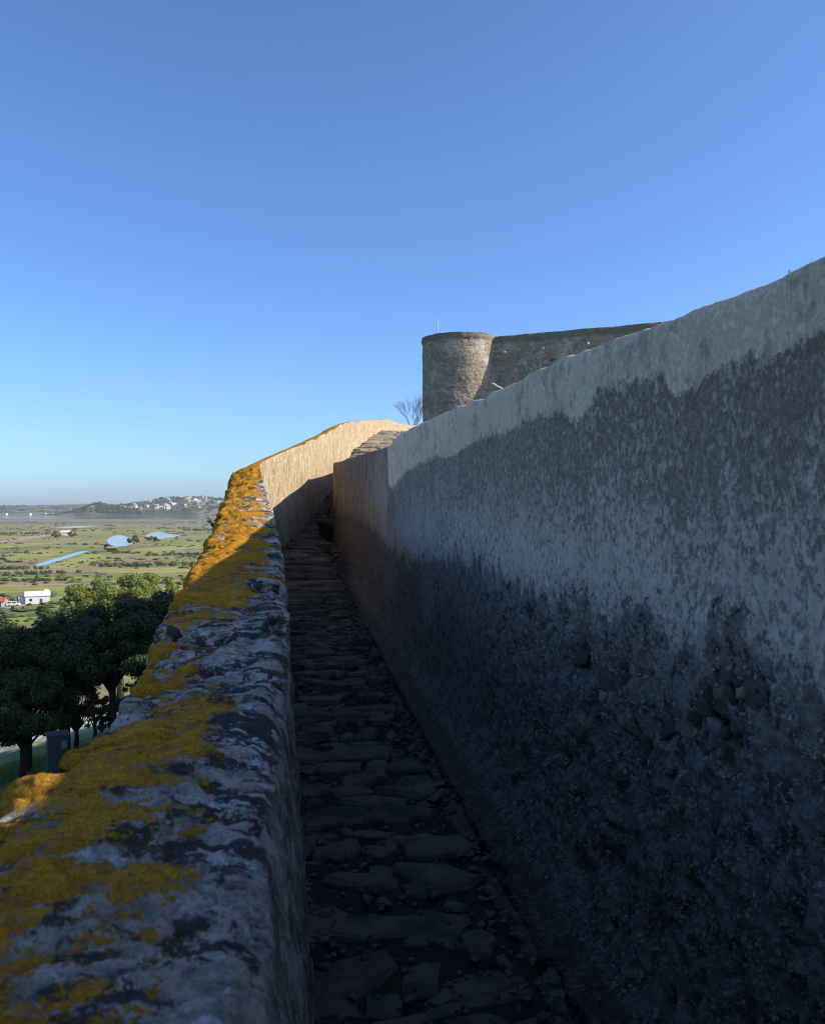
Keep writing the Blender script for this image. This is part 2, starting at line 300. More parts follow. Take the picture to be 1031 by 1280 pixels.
M = dict(wall=mat_right_wall(), parapet=mat_parapet(), slate=mat_path_stone(), castle=mat_castle(), ground=mat_ground(), water=mat_water(),
         kerb=mat_path_stone('kerb_mortar', (0.035, 0.03, 0.025), (0.11, 0.088, 0.066), (0.12, 0.09, 0.065)),
         earth=mat_path_stone('walkway_earth', (0.012, 0.011, 0.010), (0.036, 0.031, 0.026), (0.03, 0.026, 0.02)),
         rubble=mat_path_stone('exposed_rubble', (0.02, 0.018, 0.016), (0.085, 0.075, 0.064), (0.06, 0.053, 0.046)),
         treadlit=mat_path_stone('sunlit_tread', (0.14, 0.115, 0.085), (0.32, 0.265, 0.20), (0.36, 0.30, 0.22)),  # lighter copy of the slate with sunlight painted in, for the upper steps
         bark=flat_mat('bark', (0.045, 0.035, 0.028), 0.9, 0.4, 6), twig=flat_mat('twig', (0.07, 0.055, 0.045), 0.9, 0.3, 6),
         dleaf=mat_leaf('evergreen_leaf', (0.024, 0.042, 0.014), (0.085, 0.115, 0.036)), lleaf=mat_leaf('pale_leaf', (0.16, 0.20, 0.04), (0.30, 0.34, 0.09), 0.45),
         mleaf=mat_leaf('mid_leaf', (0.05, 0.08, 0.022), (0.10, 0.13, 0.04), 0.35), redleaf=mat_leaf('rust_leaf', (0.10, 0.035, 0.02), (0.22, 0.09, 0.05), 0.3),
         grass=mat_leaf('grass_blade', (0.14, 0.20, 0.05), (0.28, 0.33, 0.11), 0.4), bush=mat_leaf('marsh_shrub_leaf', (0.07, 0.085, 0.03), (0.15, 0.165, 0.06), 0.25),
         white=flat_mat('white_paint', (0.62, 0.61, 0.58), 0.7, 0.08, 1.5), roofgrey=flat_mat('fibre_roof', (0.62, 0.62, 0.60), 0.8, 0.15, 2), glass=flat_mat('dark_glass', (0.03, 0.035, 0.045), 0.15, 0.1, 2),
         red=flat_mat('red_roof', (0.42, 0.10, 0.05), 0.8, 0.2, 2), rubber=flat_mat('rubber', (0.02, 0.02, 0.02), 0.8, 0.1, 5), concrete=flat_mat('grey_concrete', (0.06, 0.064, 0.067), 0.9, 0.4, 2.5), metal=flat_mat('grey_metal', (0.30, 0.30, 0.31), 0.5, 0.1, 5, 0.6),
         bulb=flat_mat('white_lamp_glass', (0.85, 0.85, 0.85), 0.3, 0.03, 5), tile=flat_mat('town_roof', (0.36, 0.24, 0.18), 0.85, 0.2, 0.2), pink=flat_mat('pink_render', (0.45, 0.36, 0.31), 0.85, 0.1, 0.2), cream=flat_mat('cream_render', (0.50, 0.46, 0.39), 0.85, 0.1, 0.2),
         wood=flat_mat('weathered_wood', (0.10, 0.075, 0.055), 0.9, 0.3, 5))

# ================================================================ LAYOUT CURVES
def Xl(l, Y): return (np.asarray(l) - 0.158 * np.asarray(Y)) / 0.987       # lateral offset from the walkway line -> world X
# inner top edge of the parapet (Y, X, z) and its far, climbing part
PY = np.array([-2.5, 0.0, 1.5, 2.2, 2.8, 3.4, 4.0, 5.4, 7.4, 9.0, 11.3])
PLs = np.array([-0.06, -0.06, -0.05, -0.035, -0.02, -0.01, 0.0, -0.02, -0.085, -0.165, -0.27])
PZs = np.array([-0.52, -0.50, -0.50, -0.50, -0.50, -0.48, -0.43, -0.24, 0.01, 0.235, 0.585])
PLo = np.array([-0.54, -0.53, -0.52, -0.46, -0.49, -0.53, -0.52, -0.52, -0.53, -0.58, -0.65])
PZo = np.array([-0.55, -0.535, -0.520, -0.545, -0.555, -0.54, -0.45, -0.26, -0.01, 0.17, 0.46])
far = [(382, 554, 14.0), (405, 543, 16.5), (428, 530, 19.0), (440, 527, 22.0), (480, 524, 29.0), (487, 525, 30.2), (508, 531, 33.5)]
FP = [at(*q) for q in far] + [Vector((3.2, 38.0, 3.6))]
INX = lambda Y: np.interp(Y, np.r_[PY, [p.y for p in FP]], np.r_[Xl(PLs, PY), [p.x for p in FP]])
INZ = lambda Y: np.interp(Y, np.r_[PY, [p.y for p in FP]], np.r_[PZs, [p.z for p in FP]])
def path_z(Y): return np.interp(Y, [-3, 0, 2.4, 6, 9, 11, 13.5, 18, 22, 25, 28, 33, 40], [-1.66, -1.60, -1.55, -1.42, -1.18, -0.92, -0.47, 0.40, 1.45, 1.98, 2.50, 2.90, 3.1])
def gutter_z(Y): return np.minimum(-1.645 + 0.038 * np.asarray(Y), path_z(Y) - 0.04)
# right wall face (x pixel -> depth) : straight run then a slight turn towards the parapet
RY = np.array([-3.0, 8.6, 10.3, 13.1, 14.3]); RL = np.array([1.14, 1.14, 1.10, 1.00, 0.90])
def rw_l(Y): return sinterp(Y, RY, RL, 0.6)
_ys = np.linspace(1.2, 14.6, 3000); _xs = 515.5 + F * Xl(rw_l(_ys), _ys) / _ys
def rw_Y(px): return np.interp(px, _xs[::-1], _ys[::-1])
def rw_curve(pts):
    a = np.array(pts, float); Y = rw_Y(a[:, 0]); z = (632 - a[:, 1]) / F * Y; o = np.argsort(Y); return Y[o], z[o]
TOPC = rw_curve([(1031, 318), (1000, 335), (965, 350), (920, 368), (880, 384), (840, 400), (780, 423), (700, 455), (620, 490), (560, 515), (510, 536), (497, 545), (490, 555), (482, 559), (460, 565), (430, 575), (418, 579)])
BANDC = rw_curve([(478, 540), (484, 560), (486, 608), (492, 612), (500, 597), (520, 583), (545, 570), (560, 575), (600, 548), (640, 541), (655, 528), (690, 522), (705, 516), (715, 528), (738, 524), (752, 487), (775, 487), (800, 478), (830, 468), (838, 495), (848, 497), (870, 482), (900, 462), (930, 458), (975, 450), (990, 440), (1031, 420)])
LOWC = rw_curve([(415, 655), (440, 645), (470, 670), (490, 690), (520, 700), (560, 700), (600, 705), (640, 735), (690, 750), (730, 758), (760, 770), (800, 775), (830, 800), (870, 805), (890, 792), (925, 798), (960, 840), (1000, 850), (1031, 870)])
def rw_top(Y):
    return np.where(np.asarray(Y) < TOPC[0][0], TOPC[1][0] - 0.055 * smooth(-np.asarray(Y), -1.72, -1.35), np.interp(Y, *TOPC))

# ================================================================ TERRAIN
OUTX = lambda Y: np.where(np.asarray(Y) < 38, INX(Y) - 0.5, 3.2 - 0.5 + 0.1 * (np.asarray(Y) - 38))
def terrain_z(X, Y):
    Xo = OUTX(np.clip(Y, -2.5, 60)) + np.where(Y < -2.5, (-2.5 - Y) * 0.16, 0)
    dx = np.maximum(np.maximum(Xo - X, X - 75), 0); dy = np.maximum(np.maximum(Y - 67, -65 - Y), 0); d = np.hypot(dx, dy)
    prof = np.interp(d, [0, 3, 8, 14, 22, 30, 45, 70, 110, 150, 200], [-7.2, -8.6, -11.2, -13.0, -15.4, -18.0, -22, -29, -36, -39.4, -40])
    e = path_z(np.clip(Y, -3, 40)) - 0.9
    out = prof + np.maximum(e + 2.8, 0) * np.exp(-d / 6.0) * (d < 60)
    ins = np.interp(Y, [-10, 10, 20, 36, 44, 60, 70], [-1.0, -0.8, 0.6, 3.2, 4.2, 4.6, 3.5])
    dep = np.minimum(np.minimum(X - Xo, 75 - X), np.minimum(67 - Y, Y + 65))
    k = smooth(dep, 2.9, 5.5)
    z = np.where(d > 0.7, out, e * (1 - k) + ins * k)
    P3 = np.stack([X, Y, np.zeros_like(X)], -1)
    return z + np.where(d > 2, fbm(P3, 0.12, 4, 0.5, 3) * np.clip(d / 25, 0, 1) * np.where(d > 150, 0.25, 0.7), 0)
nA, nR = 300, 150
ang = np.linspace(0, 2 * np.pi, nA + 1); rad = np.r_[0.0, np.geomspace(2.0, 6400, nR - 1)]
AA, RR = np.meshgrid(ang, rad, indexing='ij'); TX, TY = RR * np.sin(AA), RR * np.cos(AA)
TZ = terrain_z(TX, TY)
TP = np.stack([TX, TY, TZ], -1)
pale = smooth(TY, 66, 72) * smooth(TY, 86, 80) * smooth(TX, -42, -36) * smooth(TX, -22, -25)
ground = tag(mesh_obj('ground', TP.reshape(-1, 3), grid_faces(nA + 1, nR, True), M['ground'], None, True, {'pale': pale.ravel()}), kind='structure')

def sheet(name, pts, z, mat, thick=0.05):
    V = [(p.x, p.y, z) for p in pts]; n = len(V)
    return mesh_obj(name, V, [tuple(range(n))], mat)
def water_poly(px, z=-39.86):
    pts = [on_plane(x, y, z) for x, y in px]; cen = sum(pts, Vector()) / len(pts); out = []
    n = len(pts)                              # rounded, slightly ragged bank
    for i in range(n):
        a, b, c, d = pts[i - 1], pts[i], pts[(i + 1) % n], pts[(i + 2) % n]
        for t in np.linspace(0, 1, 7)[:-1]:
            q = 0.5 * ((2 * b) + (c - a) * t + (2 * a - 5 * b + 4 * c - d) * t * t + (3 * b - a - 3 * c + d) * t ** 3)
            k = float(vnoise(np.array([q.x * .08, q.y * .03, 1.0]))) * 2.0; out.append(q + (q - cen).normalized() * k)
    return out
WATERS = ([(135, 673), (148, 669), (158, 671), (165, 678), (160, 682), (138, 682)],
            [(183, 669), (199, 664), (208, 667), (226, 670), (205, 673), (190, 675)],
            [(44, 706.5), (60, 701), (80, 695), (98, 690), (112, 688.5), (100, 692.5), (74, 701), (52, 707.5)],
            [(70, 659.5), (90, 658), (128, 657), (126, 658.2), (95, 659.8)], [(228, 652.5), (262, 651), (264, 653), (235, 655)])
def inside(x, y, poly, grow=3.0):
    c = np.mean(poly, 0); p = [(c[0] + (a - c[0]) * (1 + grow / (abs(a - c[0]) + 3)), c[1] + (b - c[1]) * (1 + grow / (abs(b - c[1]) + 2))) for a, b in poly]; r = np.zeros(len(x), bool); j = len(p) - 1
    for i in range(len(p)):
        (xi, yi), (xj, yj) = p[i], p[j]; r ^= ((yi > y) != (yj > y)) & (x < (xj - xi) * (y - yi) / (yj - yi + 1e-9) + xi); j = i
    return r
for pts in WATERS:
    tag(sheet('water', water_poly(pts), -39.86, M['water']), kind='structure')
tag(sheet('water', [Vector((x, y, 0)) for x, y in ((-6000, 2750), (-1900, 2600), (-900, 2500), (-200, 2380), (2500, 2380), (2500, 3650), (-6000, 3650))], -39.80, M['water']), kind='structure').name = 'estuary_water'
# pale dirt track on the marsh
def strip(name, px, wid, z, mat):
    c = [on_plane(x, y, z) for x, y in px]; V = []
    for i, p in enumerate(c):
        d = (c[min(i + 1, len(c) - 1)] - c[max(i - 1, 0)]).normalized(); s = Vector((-d.y, d.x, 0)) * wid / 2
        V += [p - s, p + s]
    for v in V: v.z = z
    return mesh_obj(name, V, [(2 * i, 2 * i + 1, 2 * i + 3, 2 * i + 2) for i in range(len(c) - 1)], mat)
M['gravel'] = mat_path_stone('grit', (0.05, 0.042, 0.034), (0.18, 0.15, 0.118), (0.14, 0.11, 0.08))
M['rubble2'] = mat_path_stone('pale_rubble', (0.06, 0.052, 0.045), (0.24, 0.21, 0.175), (0.16, 0.14, 0.118))
M['track'] = flat_mat('dirt_track', (0.34, 0.25, 0.165), 0.95, 0.25, 0.05)
for px, wd in (([(-60, 681), (0, 677), (25, 674), (60, 669)], 22), ([(190, 690), (215, 687), (245, 685), (300, 683)], 9), ([(-20, 732), (40, 731.5), (100, 730)], 6), ([(-20, 762), (8, 760), (28, 756), (40, 752)], 6)):
    tag(strip('track', px, wd, -39.9, M['track']), kind='structure')
M['field'] = NT('meadow', 0.95, 0.1); _m = M['field']; _p = _m.pos(); _n = _m.noise(_m.scale(_p, (0.3, 1, 0)), 0.06, 6, 0.7); _f = _m.noise(_p, 0.5, 5, 0.7)
M['field'] = _m.done(_m.mix(_m.ss(_f, 0.56, 0.68, 0, 0.7), _m.mix(_m.ss(_n, 0.35, 0.62), (0.20, 0.225, 0.055), (0.32, 0.30, 0.095)), (0.09, 0.11, 0.035)))
for q in ([(-40, 701), (0, 700), (45, 698), (92, 688.5), (60, 687), (0, 692), (-40, 694)], [(56, 708), (115, 693), (132, 698), (92, 709)], [(125, 712.5), (250, 709), (255, 714), (150, 717)], [(-40, 733), (60, 731.5), (104, 734), (70, 739), (-40, 741)], [(-40, 722.5), (90, 721), (95, 723), (-40, 724.5)], [(170, 686), (250, 681), (262, 684), (190, 689)], [(-40, 683), (60, 677), (70, 679), (-20, 687)]):
    tag(sheet('field', water_poly(q, -39.94), -39.93, M['field']), kind='structure')
# far hills, height taken in metres above the marsh
M['hill'] = None
def mat_hill():
    m = NT('far_hillside', 0.95, 0.1); p = m.pos(); n1 = m.noise(p, 0.006, 6, 0.62, 0.3); n2 = m.noise(p, 0.03, 5, 0.65)
    c = m.mix(m.ss(n1, 0.42, 0.58), (0.05, 0.06, 0.032), (0.20, 0.17, 0.11)); c = m.mix(m.ss(n2, 0.52, 0.62), c, (0.035, 0.045, 0.025)); return m.done(c)
M['hill'] = mat_hill()
def hill(prof, Y0, dep, name='hill'):
    # prof: (x px, crest y px) read at depth Y0
    xs = np.array([q[0] for q in prof]); zs = np.array([(632 - q[1]) / F * Y0 for q in prof]); X = (xs - 515.5) / F * Y0
    gx = np.linspace(X[0], X[-1], 160); gv = np.linspace(-1, 1, 26)
    H = np.interp(gx, X, zs) - (GZ - 1); U = (1 - np.abs(gv) ** 1.5)
    G = np.zeros((160, 26, 3)); G[..., 0] = gx[:, None]; G[..., 1] = Y0 + gv[None] * dep
    G[..., 2] = GZ - 1 + H[:, None] * U[None]; G[..., 2] += fbm(G * [1, 1, 0], 0.008, 4, 0.5, 5) * 7 * U[None]
    return tag(mesh_obj(name, G.reshape(-1, 3), grid_faces(160, 26), M['hill'], None, True), kind='structure'), (gx, H)
hill([(-400, 640), (-150, 633), (0, 632.5), (40, 631.5), (90, 631), (130, 630), (170, 631), (260, 634)], 4900, 900)
hill([(90, 641), (120, 634), (150, 630), (180, 627), (196, 625), (204, 622.5), (240, 621), (262, 622), (285, 624), (330, 626), (420, 628), (520, 634), (600, 641)], 3900, 420)
TOWN = (3900, 420, [(90, 641), (120, 634), (150, 630), (180, 627), (196, 625), (204, 622.5), (240, 621), (262, 622), (285, 624), (330, 626), (420, 628), (520, 634)])
hill([(84, 643), (100, 639), (112, 633), (122, 628.5), (130, 630.5), (145, 634), (165, 636), (180, 640), (196, 643)], 3600, 180, 'wooded_hill')

# ================================================================ LEFT PARAPET
def parapet():
    root = empty('parapet_wall', (float(INX(2.0)), 2.0, float(path_z(2.0))))
    tag(root, 'low stone parapet wall on the left with orange lichen top, climbing to a sunlit pale stretch', 'wall')
    inv = Matrix.Translation(-root.location)
    ys = np.r_[np.linspace(-2.5, 0.25, 60)[:-1], np.arange(0.25, 6.0, 0.0105), np.arange(6.0, 12.0, 0.022), np.arange(12.0, 38.0, 0.06)]
    near_end = 11.3
    xi = sinterp(ys, np.r_[PY, [p.y for p in FP]], np.r_[Xl(PLs, PY), [p.x for p in FP]], 0.3); zi = sinterp(ys, np.r_[PY, [p.y for p in FP]], np.r_[PZs, [p.z for p in FP]], 0.22)
    zi = zi + (fbm(np.stack([ys, ys * 0, ys * 0 + 5], -1), 1.6, 5, 0.65, 41) * 0.035 - 0.02 * (vnoise(np.stack([ys * 2.3, ys * 0 + 1, ys * 0], -1)) > 0.45)) * smooth(ys, 10.5, 12)
    # outer edge : the near table, then offset from the inner edge
    tx = np.gradient(xi, ys); nlen = np.sqrt(1 + tx ** 2); nx, ny = -1 / nlen, tx / nlen
    xo_near = Xl(np.interp(ys, PY, PLo), ys); zo_near = np.interp(ys, PY, PZo)
    kk = smooth(ys, 10.6, 12.2)
    xo = xo_near * (1 - kk) + (xi + nx * 0.40) * kk; yo = ys + ny * 0.40 * kk; zo = zo_near * (1 - kk) + (zi - 0.12) * kk
    rag = fbm(np.stack([ys, ys * 0, ys * 0], -1), 3.2, 4, 0.6, 21); xo = xo + rag * 0.05 * (1 - kk) + np.where(vnoise(np.stack([ys * 4.1, ys * 0 + 3, ys * 0], -1)) > 0.1, 0.055, 0) * (ys < 4) + np.where(vnoise(np.stack([ys * 9, ys * 0 + 8, ys * 0], -1)) > 0.2, 0.02, 0) * (ys < 11)
    # rounded shoulder and inner face; face bows out a little near the camera
    lb = np.interp(ys, [-3, 1.0, 2.8, 4.0, 5.4, 7.4, 11], [0.19, 0.19, 0.135, 0.075, 0.04, 0.012, 0.0])     # base offset from the inner top edge
    zb = path_z(ys) - 0.12
    prof = []
    def pt(x, y, z): prof.append(np.stack([x, y, z], -1))
    for u in np.linspace(0, 1, 10)[:-1]: pt(xo - 0.7 * (1 - u), yo, zo - 9.0 * (1 - u) - 0.06)
    for u in np.linspace(0, 1, 7)[:-1]: a = u * math.pi / 2; pt(xo + 0.05 * (1 - math.cos(a)), yo, zo - 0.06 * (1 - math.sin(a)))
    ntop = 66
    for u in np.linspace(0, 1, ntop)[:-1]:
        pt((xo + 0.05) * (1 - u) + (xi - 0.02) * u, yo * (1 - u) + ys * u, zo * (1 - u) + zi * u + 0.015 * math.sin(math.pi * u))
    for u in np.linspace(0, 1, 12):
        a = u * math.pi / 2; rr = np.interp(ys, [3, 6, 10], [0.09, 0.06, 0.025]); pt(xi - 0.02 + rr * 0.75 * math.sin(a), ys, zi - rr * (1 - math.cos(a)))
    x0, z0 = prof[-1][:, 0], prof[-1][:, 2]
    nf = 46
    for u in np.linspace(0, 1, nf)[1:]: pt(x0 * (1 - u) + (xi + lb) * u, ys, z0 * (1 - u) + zb * u)
    G = np.stack(prof, 1); n = G.shape[1]
    N = grid_normals(G); N *= np.sign((N[:, 30, 2:3].mean()))
    i_top0, i_top1, i_face = 15, 15 + ntop, 15 + ntop + 6
    wt = np.zeros(n); wt[9:i_face] = 1; wt[i_face:] = 0.55; wt[:9] = 0.6
    amp = np.interp(ys, [0, 10.5, 12], [1, 1, 0.12])[:, None] * wt[None]
    Q = G.copy()
    d = fbm(Q * [1.6, 1, 1], 3.2, 3, 0.5, 1) * 0.026 + fbm(Q * [0.6, 1, 1], 11, 4, 0.55, 2) * 0.020 + np.minimum(fbm(Q * [0.5, 1, 1], 17, 2, 0.5, 8) + 0.15, 0) * 0.05 + fbm(Q, 45, 4, 0.65, 4) * 0.010 + np.minimum(fbm(Q * [0.35, 1, 1], 26, 3, 0.6, 18) + 0.1, 0) * 0.035
    # terraces : stone courses across the top that step up in the grey part
    g = np.exp(-((ys - 2.75) / 0.65) ** 2)[:, None] * wt[None]; d = d + g * np.sign(vnoise(Q * [0.4, 9, 0])) * 0.012
    fac = np.zeros(n); fac[i_face:] = 1
    d = d + fac[None] * fbm(Q * [1, 1, 0.4], 9, 4, 0.6, 31) * 0.02 * np.interp(ys, [0, 9, 12], [1, 1, 0.25])[:, None]
    d = d * amp + (1 - kk[:, None] * 0) * fac[None] * kk[:, None] * fbm(Q * [1, 1, 0.5], 4, 4, 0.6, 9) * 0.016
    G = G + N * d[..., None]
    # attributes
    u_across = np.linspace(0, 1, n)[None] * np.ones((len(ys), 1)); across = np.zeros_like(u_across); across[:, i_top0:i_top1] = np.linspace(0, 1, ntop)[None]; across[:, i_top1:] = 1
    YY = ys[:, None]
    lich = np.interp(ys, [0, 0.6, 1.4, 1.9, 2.2, 2.7, 3.2, 3.7, 4.2, 6, 8, 9.5, 11, 11.6, 14], [0.53, 0.52, 0.49, 0.50, 0.44, 0.38, 0.36, 0.46, 0.59, 0.58, 0.54, 0.62, 0.80, 0.75, 0.62])[:, None]
    lich = lich + 0.02 * np.sign(4.0 - ys)[:, None] + np.interp(across, [0, 0.25, 0.6, 0.85, 1], [0.05, 0.05, 0.02, -0.04, -0.15]) * np.interp(YY, [8.5, 10.5], [1, 0.25])
    lich[:, i_face:] -= 0.25; lich[:, :9] -= 0.04; lich[ys > 11.2, i_face - 2:] -= 0.6
    face = np.zeros((len(ys), n)); face[:, i_top1 + 2:] = smooth(np.arange(n - i_top1 - 2), 0, 9)[None]
    tan = np.zeros((len(ys), n)); tan[:, i_face - 3:] = smooth(ys, 7.6, 9.2)[:, None]
    pc = np.stack([YY * np.ones((1, n)), across * 0.5, G[..., 2]], -1)
    V = G.reshape(-1, 3) - np.array(root.location)
    mesh_obj('masonry', V, grid_faces(len(ys), n, True), M['parapet'], root, True,
             {'lich': lich.ravel(), 'face': face.ravel(), 'tan': tan.ravel(), 'pc': pc.reshape(-1, 3)})
    return root, inv
PAR, PINV = parapet()

def rock_mesh(name, sub, seed, dims, mat, rough=0.12, flat=0.0, blocky=0.5, attrs=None):
    bm = bmesh.new(); bmesh.ops.create_icosphere(bm, subdivisions=sub, radius=1.0)
    V = np.array([v.co[:] for v in bm.verts]); m = np.max(np.abs(V), axis=1, keepdims=True); V = V * (1 - blocky) + (V / m) * blocky * 0.82
    V = V * (1 + rough * fbm(V + seed * 3.1, 1.6, 4, 0.55, seed)[:, None]); V = V * np.array(dims)
    for v, c in zip(bm.verts, V): v.co = c
    me = bpy.data.meshes.new(name); bm.to_mesh(me); bm.free(); me.materials.append(mat)
    me.polygons.foreach_set('use_smooth', np.ones(len(me.polygons), bool))
    for k, val in (attrs or {}).items():
        a = me.attributes.new(k, 'FLOAT', 'POINT'); a.data.foreach_set('value', np.full(len(me.vertices), val, np.float32))
    if attrs and 'lich' in attrs:
        a = me.attributes.new('pc', 'FLOAT_VECTOR', 'POINT'); a.data.foreach_set('vector', (V + seed).astype(np.float32).ravel())
    return me
# loose stones showing along the parapet's outer edge and set in its top: (px, py, depth, (half sizes), lichen, yaw)
for k, (px, py, Y, dm, li, rz) in enumerate([
        (214, 866, 2.50, (0.115, 0.075, 0.06), 0.60, 0.25), (205, 822, 3.10, (0.065, 0.06, 0.055), 0.56, 0.1), (210, 796, 3.28, (0.055, 0.05, 0.05), 0.34, 0.5),
        (168, 912, 2.02, (0.055, 0.05, 0.035), 0.34, 0.3), (268, 800, 3.05, (0.085, 0.055, 0.03), 0.28, -0.2), (345, 776, 3.30, (0.06, 0.07, 0.04), 0.42, 0.2),
        (330, 731, 4.10, (0.08, 0.07, 0.035), 0.32, 0.6), (250, 826, 2.85, (0.10, 0.045, 0.03), 0.28, 0.1),
        (330, 858, 2.45, (0.07, 0.04, 0.03), 0.32, 0.0), (300, 842, 2.60, (0.09, 0.035, 0.025), 0.28, 0.1), (255, 905, 2.2, (0.07, 0.05, 0.02), 0.34, 0.2)]):
    me = rock_mesh('stone', 4, 40 + k, dm, M['parapet'], 0.45, 0, 0.65, {'lich': li, 'face': 0.0, 'tan': 0.0})
    o = link(bpy.data.objects.new('stone', me), PAR); o.matrix_parent_inverse = Matrix(); o.location = at(px, py, Y) - PAR.location; o.rotation_euler = (0.1, 0.15, rz)

# ================================================================ RIGHT WALL
def right_wall():
    root = empty('rampart_wall', (float(Xl(1.14, 5.0)), 5.0, -1.5))
    tag(root, 'tall grey rendered wall on the right with black mould and painted-in shade below a cream top band', 'wall')
    ys = np.r_[np.linspace(-3.0, 0.9, 60)[:-1], np.geomspace(0.9, 14.3, 880)]
    top = rw_top(ys) + 0.012 + fbm(np.stack([ys, ys * 0, ys * 0], -1), 5, 4, 0.55, 77) * 0.010; bot = gutter_z(ys) - 0.10
    x0 = Xl(rw_l(ys), ys)
    # turn the far end round a corner to the right
    prof = []; nf = 250
    for u in np.linspace(0, 1, nf)[:-1]:
        z = bot + (top - 0.03 - bot) * u; hgt = z - gutter_z(ys)
        foot = 0.20 * np.exp(-np.maximum(hgt - 0.04, 0) / 0.11) + 0.05 * np.exp(-np.maximum(hgt, 0) / 0.6)      # splayed foot
        prof.append(np.stack([x0 - foot, ys, z], -1))
    for u in np.linspace(0, 1, 8): a = u * math.pi / 2; prof.append(np.stack([x0 + 0.04 * (1 - math.cos(a)), ys, top - 0.03 + 0.03 * math.sin(a)], -1))
    for xx in np.linspace(0.06, 0.5, 8): prof.append(np.stack([x0 + xx, ys + 0.0 * ys, top + 0.004], -1))
    prof.append(np.stack([x0 + 0.52, ys, top - 0.04], -1)); prof.append(np.stack([x0 + 0.54, ys, bot], -1))
    G = np.stack(prof, 1); n = G.shape[1]; N = grid_normals(G); N *= -np.sign(N[:, 40, 0].mean())
    YY = ys[:, None] * np.ones((1, n)); ZZ = G[..., 2]
    band = ZZ - np.interp(YY, *BANDC); band = np.where(YY < BANDC[0][0], ZZ - BANDC[1][0] - 0.05 * (BANDC[0][0] - YY), band)
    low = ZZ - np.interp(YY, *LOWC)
    wc = np.stack([YY, ZZ, 0 * ZZ], -1)
    lm = smooth(-low, -0.05, 0.12) * smooth(YY, 5.5, 3.5); W = np.stack([YY, ZZ, ZZ * 0], -1)
    d = fbm(W, 1.4, 3, 0.5, 51) * 0.020 + fbm(W, 7, 3, 0.5, 52) * 0.006 + fbm(W * [1, 0.5, 1], 28, 3, 0.6, 53) * 0.0022
    d = d + lm * (fbm(W, 9, 4, 0.6, 54) * 0.030 + np.minimum(fbm(W, 5, 3, 0.5, 55) + 0.12, 0) * 0.10 + fbm(W, 30, 3, 0.6, 56) * 0.016 + np.abs(fbm(W, 16, 4, 0.6, 57)) * -0.03)
    d = d + smooth(band, -0.01, 0.01) * 0.004
    cavs = [(720, 820, 0.10, 0.055), (760, 862, 0.13, 0.075), (905, 852, 0.075, 0.045), (938, 872, 0.07, 0.05), (835, 905, 0.09, 0.05), (636, 742, 0.06, 0.12), (660, 770, 0.05, 0.10), (800, 935, 0.08, 0.05), (600, 745, 0.03, 0.03), (880, 985, 0.10, 0.06)]
    for px, py, w_, h_ in cavs:
        Y = rw_Y(px); z = (632 - py) / F * Y; r2 = ((YY - Y) / (w_ * 0.9)) ** 2 + ((ZZ - z) / h_) ** 2; d = d - 0.020 * np.exp(-r2)
    d[:, nf + 6:] *= 0.4
    G = G + N * d[..., None]
    patch = np.zeros_like(YY)
    for px, py, rx, ry in ((490, 725, 9, 34), (536, 748, 13, 40)):
        Y = rw_Y(px); z = (632 - py) / F * Y; wy = abs(rw_Y(px - rx) - rw_Y(px + rx)) / 2; wz = ry / F * Y
        patch = np.maximum(patch, 1 - 0.5 * (((YY - Y) / wy) ** 2 + ((ZZ - z) / wz) ** 2))
    patch = np.clip(patch, 0, 1); old = smooth(YY, 6.8, 11.5)
    V = (G - np.array(root.location)).reshape(-1, 3)
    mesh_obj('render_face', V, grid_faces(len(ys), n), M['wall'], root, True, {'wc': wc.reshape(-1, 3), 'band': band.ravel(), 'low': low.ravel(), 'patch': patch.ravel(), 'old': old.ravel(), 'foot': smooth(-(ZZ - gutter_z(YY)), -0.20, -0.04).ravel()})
    # return wall round the far corner
    e = G[-1] - np.array(root.location); outline = e[[0, 60, 120, 200, nf - 1, nf + 7]]
    steps = np.r_[0, np.linspace(0.05, 4.0, 60), np.linspace(4.3, 14, 30)]; GG = []
    base = G[-1][:nf + 8] - np.array(root.location); cx = [0, 0.15, 3.7, 7.7, 12]; dxx = [0, 0.02, 0.36, 1.6, 3.8]; dzz = [0, 0.0, 0.42, 0.6, 0.9]
    for s_ in steps:
        q = base.copy(); q[:, 0] += np.interp(s_, cx, dxx); q[:, 1] += s_; q[:, 2] += np.interp(s_, cx, dzz); GG.append(q)
    GG = np.stack(GG); GG2 = GG[:, -1:].copy(); GG2[..., 0] += 0.5; GG3 = GG2.copy(); GG3[..., 2] = -0.4; GG = np.concatenate([GG, GG2, GG3], 1)
    YY2 = 14.3 + steps[:, None] * np.ones((1, GG.shape[1])); ZZ2 = GG[..., 2] + root.location.z
    mesh_obj('return_face', GG.reshape(-1, 3), grid_faces(len(steps), GG.shape[1]), M['wall'], root, True,
             {'wc': np.stack([YY2, ZZ2, 0 * ZZ2], -1).reshape(-1, 3), 'band': np.full(YY2.size, -0.6), 'low': (ZZ2 + 0.4).ravel(), 'patch': np.zeros(YY2.size), 'foot': np.zeros(YY2.size), 'old': np.ones(YY2.size)})
    for k, (px, py, w_, h_) in enumerate(cavs[:8] + [(690, 880, .06, .05), (770, 800, .06, .035), (870, 930, .06, .04), (960, 920, .07, .04), (640, 870, .07, .05), (735, 950, .07, .05), (690, 960, .07, .05)]):
        Y = float(rw_Y(px)); z = (632 - py) / F * Y
        me = rock_mesh('stone', 3, 70 + k, (0.03, w_ * 0.85, h_ * 0.85), M['rubble'], 0.75, 0, 0.5)
        o = link(bpy.data.objects.new('stone', me), root); o.location = Vector((float(Xl(1.14, Y)) + 0.034, Y, z)) - root.location; o.rotation_euler = (0.9 * math.sin(k * 3), 0.2 * math.sin(k * 5), 0.16)
